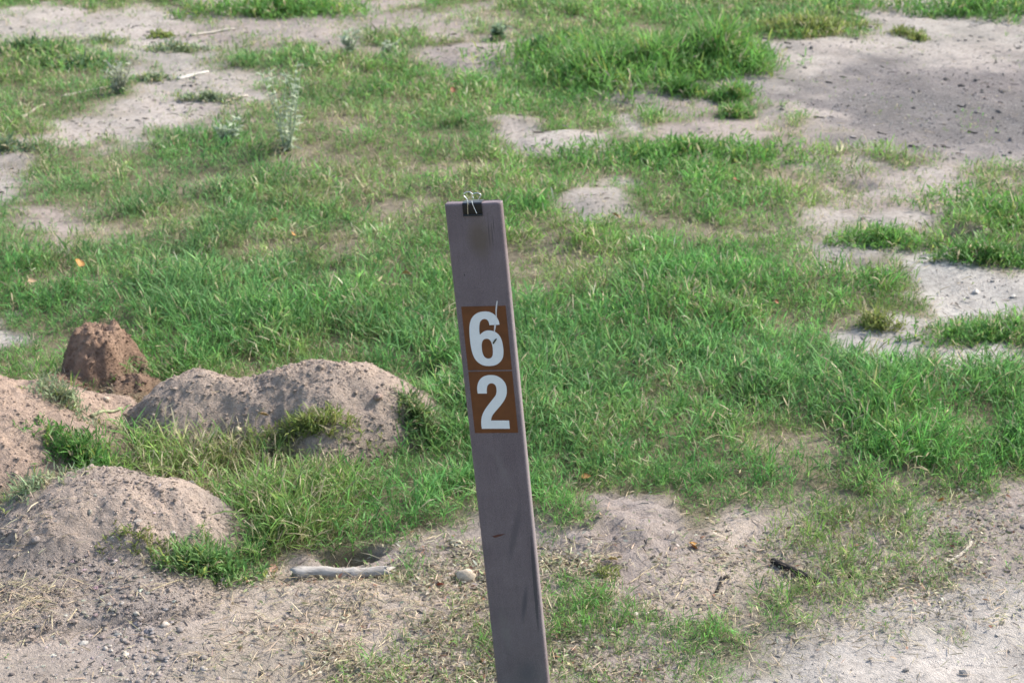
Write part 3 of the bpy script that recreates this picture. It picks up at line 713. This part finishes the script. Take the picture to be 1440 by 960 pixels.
def build_clip():
    hw = .0152
    prof = []                                                # section: front lip, front plate, spine over the top, back plate, back lip
    fy = -PT / 2 - .0016; by = PT / 2 + .0016
    for k in range(7):
        a = math.pi * 1.5 * k / 6; prof.append((fy - .0008 + .0012 * math.cos(a + .6), -.0178 - .0012 * math.sin(a + .6)))
    prof += [(fy + .0004, -.0165), (fy - .0004, -.009), (fy - .0002, -.001), (fy + .0014, .0011), (0, .0017), (by - .0014, .0011), (by + .0002, -.001), (by + .0004, -.009), (by - .0004, -.0165)]
    bm = bmesh.new(); t = .0006
    P = np.array(prof); T = np.gradient(P, axis=0); N = np.stack([-T[:, 1], T[:, 0]], 1); N /= np.linalg.norm(N, axis=1)[:, None]
    outer = P + N * t / 2; inner = P - N * t / 2
    def row(x, A): return [bm.verts.new((x, a, b)) for a, b in A]
    lo, ro, li, ri = row(-hw, outer), row(hw, outer), row(-hw, inner), row(hw, inner)
    for i in range(len(P) - 1):
        for a, b in ((lo, ro), (ri, li), (li, lo), (ro, ri)): bm.faces.new((a[i], b[i], b[i + 1], a[i + 1]))
    for i in (0, len(P) - 1): bm.faces.new((lo[i], ro[i], ri[i], li[i]))
    bmesh.ops.recalc_face_normals(bm, faces=bm.faces)
    me = bpy.data.meshes.new('clip_body'); bm.to_mesh(me); bm.free(); me.materials.append(MAT_CLIP)
    o = bpy.data.objects.new('clip_body', me); C.objects.link(o); o.parent = clip
    front = [(563, 478), (567, 400), (573, 330), (574, 275), (552, 236), (526, 205), (548, 170), (592, 155), (632, 166), (654, 192), (640, 228), (634, 268), (643, 325), (664, 395), (692, 468)]
    pts = [np.array(cz(X, Y)) for X, Y in front]
    for p, (X, Y) in zip(pts, front): p[1] = fy - .0014 + (.0009 if Y < 320 else 0) - max(0, (330 - Y)) * 2.0e-6
    V, F = tube(spline(pts, 6), .00062, 8); mesh_np('wire_handle', V, F, MAT_WIRE, parent=clip, smooth_shade=True)
    back = [(595, 470), (600, 400), (612, 325), (628, 268), (634, 240), (622, 205), (640, 178), (692, 166), (736, 180), (748, 204), (722, 238), (703, 275), (703, 330), (712, 400), (720, 470)]
    dzb = PT * .42; pts = []
    for X, Y in back:                                        # stands behind the post, one thickness further back
        q = np.array(cz(X, Y)); q[0] -= PT * .21 * .9; q[2] -= PT * .40 * .9; q[1] = by + .0014; pts.append(q)
    V, F = tube(spline(pts, 6), .00062, 8); mesh_np('wire_handle', V, F, MAT_WIRE, parent=clip, smooth_shade=True)
build_clip()

# ------------------------------------------------------------------ sticks, log, straws lying about
def stick(name, label, cat, ends, r, col, bend=.06, taper=.7, group=None, mat=MAT_WOOD, lift=.6, knots=True, extra=None):
    A = np.array(G(*ends[0])); B = np.array(G(*ends[1])); L = np.linalg.norm(B - A); n = 14
    t = np.linspace(0, 1, n)[:, None]; P = A + (B - A) * t
    sd_ = np.cross((B - A) / L, [0, 0, 1]); wob = np.cumsum(rng.normal(0, 1, n)); wob -= np.linspace(wob[0], wob[-1], n)
    P = P + sd_[None] * (bend * L * (.35 * wob[:, None] / 3 + np.sin(t * math.pi) * rng.choice([-1, 1]) * .5))
    P[:, 2] = np.maximum(P[:, 2], surf(P[:, 0], P[:, 1]) + r * lift); P[:, 2] = np.convolve(np.pad(P[:, 2], 2, 'edge'), np.ones(5) / 5, 'valid')
    rad = r * np.linspace(1, taper, n) * (1 + (.10 if knots else .03) * rng.standard_normal(n))
    V, F = tube(P, rad, 8)
    ctr = P.mean(0); ctr[2] -= r
    c = np.clip(np.array(col)[None] * (1 + .12 * rng.standard_normal((len(V), 1))), .008, .8)
    o = mesh_np(name, V - ctr, F, mat, col=c, smooth_shade=True); o.location = ctr
    return tag(o, label, cat, group)

def build_log():
    A = np.array(G(414, 812)); B = np.array(G(549, 811)); ctr = (A + B) / 2; n = 30
    r0 = .0125
    t = np.linspace(0, 1, n); P = A + (B - A) * t[:, None]; P[:, 2] = np.linspace(A[2], B[2], n) + r0 * .72
    P[:, 2] += .0015 * np.sin(t * 7); P[:, 1] += .002 * np.sin(t * 9)
    seg = 20; ax = (B - A) / np.linalg.norm(B - A); Nn = np.cross(ax, [0, 0, 1]); Nn /= np.linalg.norm(Nn); Up = np.cross(Nn, ax)
    V = []
    for i in range(n):
        rr = r0 * (1.08 - .3 * t[i]) * (1 + .05 * math.sin(t[i] * 23) + (.18 * math.exp(-((t[i] - .62) / .025) ** 2)))
        for k in range(seg):
            a = 2 * math.pi * k / seg
            q = rr * (1 + .04 * math.sin(3 * a + t[i] * 4) + .02 * rng.standard_normal())
            groove = math.exp(-(((a - 1.25 + .25 * t[i]) / .14) ** 2)) * (.45 * max(0, 1 - t[i] * 1.7) + .08)   # the split along the thick end
            q *= 1 - groove
            V.append(P[i] + Nn * q * math.cos(a) * (-1) + Up * q * math.sin(a) * .95 + ax * ((.006 * math.sin(a * 2 + 1) + .004 * rng.standard_normal()) if i in (0, n - 1) else 0))
    F = []
    for i in range(n - 1):
        for k in range(seg):
            a, b = i * seg + k, i * seg + (k + 1) % seg; F += [(a, b, b + seg), (a, b + seg, a + seg)]
    V += [P[0] + ax * .004, P[-1] - ax * .003]; m = n * seg
    for k in range(seg): F += [(m, (k + 1) % seg, k), (m + 1, (n - 1) * seg + k, (n - 1) * seg + (k + 1) % seg)]
    V = np.array(V); base_ = np.array([ctr[0], ctr[1], ctr[2]])
    c = np.clip(np.array((.34, .315, .29))[None] * (1 + .10 * rng.standard_normal((len(V), 1))), .02, .8)
    o = mesh_np('branch_piece', V - base_, np.array(F), log_mat(ax), col=c, smooth_shade=True); o.location = base_
    tag(o, 'bleached grey split branch piece lying in front of the dark hollow', 'branch')
def log_mat(ax):
    m, n, l, b = new_mat('bleached_bark')
    a = n.new('ShaderNodeAttribute'); a.attribute_name = 'tint'; tc = n.new('ShaderNodeTexCoord')
    mp = n.new('ShaderNodeMapping'); mp.inputs['Scale'].default_value = (25, 260, 260); l.new(tc.outputs['Object'], mp.inputs[0])
    t = noise_node(n, l, 1, 6, .7, mp.outputs[0]); g = ramp(n, l, t.outputs[0], [(.28, (.28, .25, .22)), (.45, (.9, .88, .85)), (.7, (1.15, 1.15, 1.12))])
    l.new(mixc(n, l, 1.0, a.outputs[0], g.outputs[0], 'MULTIPLY'), b.inputs['Base Color']); b.inputs['Roughness'].default_value = .85
    bp = n.new('ShaderNodeBump'); bp.inputs['Strength'].default_value = .7; bp.inputs['Distance'].default_value = .002; l.new(t.outputs[0], bp.inputs['Height']); l.new(bp.outputs[0], b.inputs['Normal'])
    return m
build_log()

PALEW = (.46, .41, .34); BLACKW = (.025, .022, .02); TAN = (.48, .40, .26)
stick('twig', 'pale bent twig on bare soil in the far left corner', 'twig', ((268, 52), (330, 42)), .007, PALEW)
stick('twig', 'short whitish stick lying across the bare sandy path', 'twig', ((250, 113), (293, 103)), .008, (.55, .51, .46))
stick('twig', 'pale stick leading into the greyish weed beside the sandy path', 'twig', ((88, 138), (152, 124)), .0065, PALEW)
stick('twig', 'thin pale stick in the leftmost green patch', 'twig', ((30, 166), (63, 148)), .005, PALEW)
stick('twig', 'small pale stick at the right edge of the sandy path', 'twig', ((316, 145), (348, 136)), .006, PALEW)
stick('dead_stem', 'bleached flattened stem in dry litter near the right edge', 'stem', ((1333, 794), (1366, 764)), .0042, PALEW)
stick('twig', 'black stick half hidden in thin grass right of the post', 'twig', ((1086, 793), (1150, 824)), .0068, BLACKW, .03, 1.0, lift=1.1)
stick('twig', 'short dark upright-looking twig on grey soil beside the black stick', 'twig', ((1006, 836), (1014, 812)), .0032, BLACKW)
stick('straw_stem', 'thin pale straw crossing bare mud right of the post', 'straw', ((884, 822), (926, 793)), .0013, TAN, .02)
stick('straw_stem', 'short pale straw standing on pink soil right of the post', 'straw', ((956, 832), (964, 810)), .0013, TAN, .02)
stick('root', 'pale green root lying between the two left mounds', 'root', ((128, 589), (172, 577)), .004, (.30, .31, .18), .05)
stick('straw_stem', 'single straw on the gravelly slope of the nearest mound', 'straw', ((95, 877), (108, 857)), .0014, TAN, .02)
stick('straw_stem', 'long thin straw along the grass edge left of the branch piece', 'straw', ((206, 836), (302, 812)), .0016, TAN, .04)
stick('straw_stem', 'steeper straw of the crossed pair below the branch piece', 'straw', ((508, 852), (519, 826)), .0014, TAN, .02)
stick('straw_stem', 'flatter straw of the crossed pair below the branch piece', 'straw', ((508, 854), (533, 835)), .0014, TAN, .02)
stick('twig', 'pale twig at the left rim of the dark hollow', 'twig', ((431, 772), (452, 765)), .004, PALEW)
for a, b in (((-10, 874), (40, 846)), ((0, 866), (62, 838)), ((10, 872), (78, 826)), ((20, 868), (40, 872)), ((30, 850), (75, 832)), ((4, 880), (36, 850)), ((40, 842), (58, 862)), ((24, 838), (80, 850))):
    stick('straw_stem', 'long dry straw in the loose straw bundle at the left edge', 'straw', (a, b), .0015, TAN, .07, group='straws of the loose bundle')
stick('twig', 'long dark stick on the far bare ground beside the yellow-green clump', 'twig', ((1172, 19), (1214, 27)), .009, BLACKW, .03)
for px, py, s in ((1166, 117, 9), (1352, 151, 12), (1368, 187, 14), (1330, 208, 12), (1285, 207, 14), (1152, 167, 16), (1238, 188, 8), (1075, 55, 10), (1108, 62, 9)):
    stick('bark_chip', 'small dark bark chip lying on the far gravelly track', 'bark chip', ((px - s / 2, py - 1), (px + s / 2, py + 1)), .0038, (.09, .08, .075), .05, .5, group='bark chips on the track')

# ------------------------------------------------------------------ stones
def stone(name, label, cat, px, py, wpx, col, squash=.7, sub=ICO2, group=None, mat=MAT_STONE, jag=.26):
    x, y, z = G(px, py); r = wpx / ppm(y) / 2
    V0, F0 = sub; k = rng.uniform(-9, 9, 3)
    d = fbm(V0[:, 0] * 1.0 + k[0] + V0[:, 2] * .6, V0[:, 1] + k[1] - V0[:, 2] * .5, .9, 3, 5)
    V = V0 * (1 + jag * 1.6 * d[:, None]) * np.array([r, r * rng.uniform(.75, 1), r * squash])
    a = rng.uniform(0, 3.14); V = np.stack([V[:, 0] * math.cos(a) - V[:, 1] * math.sin(a), V[:, 0] * math.sin(a) + V[:, 1] * math.cos(a), V[:, 2]], 1) if squash < .8 else V
    c = np.clip(np.array(col)[None] * (1 + .06 * rng.standard_normal((len(V), 1))), .02, .8)
    o = mesh_np(name, V, F0, mat, col=c, smooth_shade=sub is not ICO1); o.location = (x, y, z + r * squash * .35)
    return tag(o, label, cat, group)
stone('stone', 'rounded cream stone lying just left of the post', 'stone', 655, 816, 25, (.43, .355, .265), .85, ICO3)
stone('soil_clod', 'largest pinkish clod on the right side of the two-humped mound', 'soil clod', 532, 562, 13, (.38, .28, .23), .8, mat=MAT_MOUND)
stone('soil_clod', 'lumpy clod on the crest of the two-humped mound', 'soil clod', 451, 519, 11, (.33, .26, .21), .8, mat=MAT_MOUND)
stone('stone', 'pale stone in yellowish grass below the two-humped mound', 'stone', 335, 609, 11, (.50, .42, .30), .8)
stone('stone', 'pale stone at the hollow between the left mounds', 'stone', 150, 564, 11, (.46, .36, .27), .8)
stone('soil_clod', 'pale lumpy clod on the left shoulder of the nearest mound', 'soil clod', 50, 764, 14, (.36, .31, .28), .8, mat=MAT_MOUND)
stone('soil_clod', 'grey clod at the foot of the nearest mound by the left edge', 'soil clod', 22, 748, 10, (.34, .29, .26), .8, mat=MAT_MOUND)
stone('stone', 'smooth flat brown-grey stone among the foremost pebbles', 'stone', 229, 927, 19, (.24, .20, .17), .5)
stone('stone', 'flat pale stone on pink soil right of the gravelly slope', 'stone', 232, 881, 15, (.42, .36, .30), .5)
stone('stone', 'purplish-grey stone on the right side of the gravelly slope', 'stone', 193, 879, 14, (.27, .235, .23), .6)
stone('stone', 'small dark slate chip below the straw bundle', 'stone', 52, 882, 9, (.09, .09, .095), .5)
stone('stone', 'dark stone in the pink soil near the lower left edge', 'stone', 17, 950, 9, (.12, .10, .09), .6)
stone('stone', 'grey stone standing alone on pink soil below the branch piece', 'stone', 286, 925, 12, (.25, .22, .20), .6)
stone('stone', 'white pebble of the pair low on the right of the post', 'stone', 893, 866, 12, (.50, .46, .41), .6)
stone('stone', 'pinkish pebble of the pair low on the right of the post', 'stone', 908, 866, 14, (.46, .39, .35), .6)
stone('stone', 'broken pale stone flake at grass edge above the cream stone', 'stone', 642, 765, 22, (.33, .30, .22), .3)
for k in range(95):
    px = rng.normal(205, 48); py = min(rng.normal(930, 27), 968)
    if not (60 < px < 330): continue
    base_c = [(.28, .24, .21), (.23, .20, .18), (.19, .165, .15), (.36, .32, .28), (.26, .215, .185), (.22, .20, .19)][rng.integers(6)]
    stone('pebble', 'rounded grey-brown pebble in the pebble spill below the nearest mound', 'pebble', px, py, rng.uniform(4.5, 11), base_c, rng.uniform(.45, .7), ICO2 if k % 3 == 0 else ICO1, 'pebbles below the nearest mound')
for k in range(46):
    px = rng.uniform(95, 200); py = rng.uniform(780, 900)
    stone('soil_clod', 'small grey clod on the gravelly slope of the nearest mound', 'soil clod', px, py, rng.uniform(5, 10), tone((.33, .275, .24), 1, .15)[0], .6, ICO1, 'clods on the gravelly slope', MAT_MOUND)

# ------------------------------------------------------------------ fallen leaves
def leaf(label, px, py, wpx, col, group=None, lift=.0, tilt=.4):
    x, y, z = G(px, py); L = wpx / ppm(y); n = 9; m = 5
    h = float(samp(HGT, np.array([x]), np.array([y]))[0]) * lift
    t = np.linspace(0, 1, n)[:, None]; s = np.linspace(-1, 1, m)[None]
    wid = .36 * np.sin(np.pi * t ** .8) ** .8 + .02
    curl = rng.uniform(.25, .6)
    X = (t - .5) * L + 0 * s; Y = s * wid * L; Z = curl * L * (s * s * wid * 1.2) + .25 * L * (t - .5) ** 2 * rng.choice([-.6, 1]) + .012 * L * np.sin(t * 17 + s * 5)
    V = np.stack([X, Y, Z], -1).reshape(-1, 3)
    V2 = V - np.array([0, 0, L * .02])
    i = np.arange(n - 1)[:, None] * m + np.arange(m - 1)[None]
    Q = np.stack([i, i + 1, i + m + 1, i + m], -1).reshape(-1, 4)
    st = n // 2
    ring = list(range(m)) + [k * m + m - 1 for k in range(1, n)] + [(n - 1) * m + k for k in range(m - 2, -1, -1)] + [k * m for k in range(n - 2, 0, -1)]
    N = len(V); side = [(ring[k], ring[(k + 1) % len(ring)], ring[(k + 1) % len(ring)] + N, ring[k] + N) for k in range(len(ring))]
    Qa = np.concatenate([Q, Q[:, ::-1] + N, np.array(side)])
    Va = np.concatenate([V, V2]); c = np.clip(np.array(col)[None] * (1 + .12 * rng.standard_normal((len(Va), 1))), .02, .8)
    o = mesh_np('fallen_leaf', Va, None, MAT_LEAF, col=c, quads=Qa, smooth_shade=True)
    o.location = (x, y, z + .006 + h); o.rotation_euler = (rng.normal(.5, .25), rng.normal(0, tilt), rng.uniform(0, 6.28))
    return tag(o, label, 'fallen leaf', group)
ORANGE = (.42, .235, .075); YELLOW = (.48, .35, .12); RUST = (.28, .125, .06); PEACH = (.46, .33, .19)
leaf('orange-yellow leaf in grass above the reddish-brown soil lump', 115, 411, 20, ORANGE, lift=.9)
leaf('pale peach leaf in grass near the left edge above the soil lump', 49, 426, 13, PEACH, lift=.9)
leaf('peach coloured leaf in tall grass left of the number 6', 573, 443, 15, PEACH, lift=1.0)
leaf('bright rust-orange leaf in grass far behind the post', 637, 158, 11, RUST, lift=1.0)
leaf('yellow-orange leaf at the top corner of the hoof-marked mud', 824, 686, 14, ORANGE, lift=.4)
leaf('small peach leaf lying on the hoof-marked mud', 845, 727, 11, PEACH)
leaf('curled bright orange leaf on bare soil right of the post', 976, 774, 19, (.52, .30, .09))
leaf('orange leaf by the grass edge at the right side', 1322, 715, 12, ORANGE, lift=.3)
leaf('rust brown leaf in grass right of the far bare hump', 1035, 276, 14, RUST, lift=.7)
leaf('tan leaf in pale grass right of the post top', 866, 326, 14, PEACH, lift=.7)
leaf('orange leaf in dry grass on the left behind the green stand', 386, 331, 13, PEACH, lift=.7)
leaf('brownish leaf on dry thatch behind the reddish-brown soil lump', 413, 344, 11, ORANGE, lift=.6)
leaf('pink-red leaf bit on litter left of the post beside the cream stone', 619, 828, 11, (.45, .17, .11))
leaf('green-yellow small leaf on litter low beside the post', 636, 909, 12, (.40, .42, .10))
leaf('pinkish dry leaf left of the branch piece', 385, 803, 17, (.44, .26, .18))
leaf('peach leaf in yellowish grass right below the two-humped mound', 372, 618, 15, PEACH, lift=.4)
leaf('rust leaf beside the right hand bare strip in mid distance', 1168, 377, 13, RUST, lift=.3)
leaf('orange leaf in grass at the tail of the pale bare patch', 1090, 455, 9, RUST, lift=.9)
leaf('pale straw coloured leaf in litter right of the post', 861, 792, 16, (.56, .45, .24))
leaf('white dry leaf on litter right of the post', 806, 791, 16, (.60, .57, .52))

# ------------------------------------------------------------------ separate grass clumps and weeds
def clump(label, px, py, wm, dm, h, n, col, cat='grass clump', name='grass_clump', wid=.0042, nleaf=4, lean=None, group=None):
    x0, y0, z0 = G(px, py)
    a = rng.uniform(0, 6.28, n); q = np.abs(rng.normal(0, .8, n)) ** .75; q = np.where(q > 1.2, np.sqrt(rng.random(n)), q)
    edge = 1 + .25 * np.sin(3 * a + px) + .15 * np.sin(7 * a + py)
    x = x0 + wm / 2 * q * np.cos(a) * edge; y = y0 + dm / 2 * q * np.sin(a) * edge
    hh = .8 * h * rng.uniform(.5, 1.15, n) * np.clip(1.12 - .5 * q, .4, 1.1) * (1 + .35 * fbm(x, y, .12, 2, 801))
    c = np.clip(np.array(col)[None] * (1 + .18 * rng.standard_normal((n, 1))) * (1 + .06 * rng.standard_normal((n, 3))), .012, .6)
    r = rng.random(n); c[r < .05] = STRAW; c[(r > .93)] = G_YEL
    P = np.stack([x - x0, y - y0, surf(x, y) - z0 - .004], -1)
    V, F, cc = sprigs(P, hh, c, wid * rng.uniform(.7, 1.25, n), nleaf, lean if lean is None else np.abs(rng.normal(lean, .15, n)))
    o = mesh_np(name, V, F, MAT_GRASS, col=cc); o.location = (x0, y0, z0)
    return tag(o, label, cat, group)
BRIGHT = (.135, .285, .066); DEEP = (.105, .235, .056); OLIVE = (.21, .26, .075); SAGE = (.25, .31, .18)
clump('widest stand of tall bright grass left of the gravel track', 880, 100, 1.0, .75, .155, 2600, BRIGHT, wid=.0055, lean=.4)
clump('tall dense grass tuft at the corner of the gravel track', 1010, 88, .42, .5, .20, 1300, BRIGHT, wid=.0055, lean=.3)
clump('small round green tuft on bare soil below the tall tuft', 1030, 140, .17, .14, .09, 260, BRIGHT, wid=.005)
clump('dull green tuft between the tall stand and the small round tuft', 966, 132, .2, .16, .09, 260, DEEP, wid=.005)
clump('lower small tuft beside the dark clod below the tall tuft', 1033, 163, .13, .12, .06, 160, BRIGHT, wid=.005)
clump('long low band of green grass right behind the post', 960, 220, .95, .26, .085, 850, BRIGHT, wid=.005)
clump('yellowish green clump on bare ground at the top right', 1125, 45, .5, .28, .10, 700, OLIVE, wid=.006)
clump('left yellow-green weed tuft of the pair on pale ground', 1266, 48, .14, .1, .05, 90, OLIVE, wid=.006)
clump('right yellow-green weed tuft of the pair on pale ground', 1292, 56, .11, .1, .05, 80, OLIVE, wid=.006)
clump('far grass strip cut by the top right edge', 1375, 18, .95, .4, .11, 900, DEEP, wid=.006)
clump('far grass strip cut by the top left edge', 400, 20, .85, .45, .12, 1000, BRIGHT, wid=.006)
clump('large green clump at the right edge below the gravel track', 1415, 310, .5, .5, .10, 800, BRIGHT, wid=.005)
clump('dark green clump above the pale sandy patch at the right edge', 1392, 368, .34, .13, .085, 380, DEEP, wid=.0048)
clump('flat green clump above the tip of the pale sandy patch', 1248, 342, .36, .2, .07, 380, BRIGHT, wid=.0046)
clump('green clump between the two pale sandy strips at the right', 1385, 474, .4, .18, .055, 400, BRIGHT, wid=.0042)
clump('small tuft standing in the pale sandy patch', 1234, 460, .1, .08, .06, 110, OLIVE, wid=.004)
clump('dark bluish green tuft at the right foot of the nearest mound', 292, 800, .17, .1, .065, 380, (.16, .285, .09), wid=.0034)
clump('bright green tuft between the left mounds', 118, 645, .17, .10, .07, 380, DEEP, wid=.0034)
clump('sparse pale green tuft at the left edge between mounds', 45, 690, .16, .12, .05, 170, SAGE, wid=.003)
clump('tiny yellow-green rosette on litter right of the post', 853, 812, .055, .04, .03, 70, OLIVE, wid=.0028)
clump('thin grass sprigs growing out of the nearest mound', 205, 770, .18, .08, .035, 90, OLIVE, wid=.003)
clump('low thin grass on the front of the two-humped mound', 430, 606, .28, .06, .06, 330, OLIVE, wid=.0032)
clump('grey green tuft at the right end of the two-humped mound', 592, 600, .12, .1, .075, 240, (.11, .18, .06), wid=.0034)
clump('dry grey tuft of grass on the ledge left of the soil lump', 90, 560, .14, .09, .05, 220, SAGE, wid=.003)

def weed(label, px, py, hpx, nst, col, spread=.5, lw=.010, group=None):
    x, y, z = G(px, py); H = hpx / (ppm(y) * .93) * (.75 if hpx < 35 else 1); nst = int(nst * (1.2 if hpx < 35 else 1.3)); root = empty('weed', Matrix.Translation((x, y, z)))
    tag(root, label, 'weed', group)
    SV, SF, LV, LF, so_, lo_ = [], [], [], [], 0, 0
    for k in range(nst):
        a = rng.uniform(0, 6.28); sp_ = spread * rng.uniform(.2, 1); h = H * rng.uniform(.5, 1)
        tip = np.array([math.cos(a) * sp_ * h, math.sin(a) * sp_ * h, h]); mid = tip * .5 + np.array([-math.sin(a), math.cos(a), 0]) * h * .06 * rng.standard_normal()
        path = spline([np.array([math.cos(a), math.sin(a), 0]) * .012, mid, tip], 6)
        V, F = tube(path, np.linspace(.0032, .0012, len(path)), 5); SV.append(V); SF.append(F + so_); so_ += len(V)
        nl = int(14 * h / .2) + 6; t = rng.uniform(.1, 1, nl); idx = (t * (len(path) - 1)).astype(int)
        V = tri_strip_leaf(path[idx], rng.uniform(.022, .05, nl) * (1.2 - .5 * t), rng.uniform(0, 6.28, nl), rng.uniform(-.1, .9, nl), rng.uniform(0, .4, nl), np.full(nl, lw), rng.normal(0, .5, nl))
        LV.append(V.reshape(-1, 3)); LF.append((LEAF_F[None] + (np.arange(nl) * 5)[:, None, None]).reshape(-1, 3) + lo_); lo_ += 5 * nl
    V = np.concatenate(SV); mesh_np('stems', V, np.concatenate(SF), MAT_WEED, parent=root, col=np.tile(np.array(col) * 1.05, (len(V), 1)), smooth_shade=True)
    V = np.concatenate(LV); c = np.clip(np.array(col)[None] * (1 + .15 * rng.standard_normal((len(V) // 5, 1))).repeat(5, 0), .02, .6)
    mesh_np('foliage', V, np.concatenate(LF), MAT_WEED, parent=root, col=c)
    return root
SILVER = (.42, .48, .35)
weed('tall silvery weed with a long bare stem in the left mid grass', 405, 212, 118, 7, SILVER, .4, .009)
weed('silvery low weed spreading left of the tall silvery weed', 320, 205, 40, 12, SILVER, .9, .009)
weed('grey bushy weed at the edge of the sandy path', 168, 132, 48, 12, (.38, .40, .31), .6, .008)
weed('silvery weed left of the far dark bare hump', 545, 80, 30, 9, SILVER, .8, .012)
weed('grey-green weed on the left side of the far dark hump', 492, 76, 38, 8, SILVER, .6, .011)
weed('pale broad-leaved weed above the far dark bare hump', 698, 55, 28, 9, (.20, .28, .17), .9, .018)
for lab, px, py, wm, dm, h, n, col in (
    ('dark green leafy patch on the far left soil', 40, 72, .36, .2, .07, 260, (.11, .20, .08)),
    ('dull bluish green patch left of the sandy path', 112, 92, .42, .2, .065, 300, (.12, .21, .10)),
    ('small grey-green sprout patch on bare soil above the sandy path', 150, 60, .24, .14, .05, 150, SAGE),
    ('grey-green low plant patch below the pale bent twig', 245, 70, .3, .14, .05, 200, SAGE),
    ('dark leafy patch at the right rim of the far dark hump', 758, 70, .2, .14, .08, 240, (.10, .20, .08)),
    ('dark grey-green patch at the left edge under the leftmost green patch', 8, 210, .24, .14, .06, 160, (.14, .21, .12)),
    ('small sparse sprout patch at the right end of the sandy path', 300, 141, .26, .1, .045, 200, SAGE),
    ('yellowish sprout patch on bare soil left of the pale bent twig', 228, 52, .16, .1, .04, 120, OLIVE),
    ('thin grey weed patch in the middle of the sandy path', 215, 112, .3, .12, .035, 190, SAGE)):
    clump(lab, px, py, wm, dm, h, n, col, 'plant patch', 'plant_patch', .0065, 4, .5)
print('done', len(bpy.data.objects))
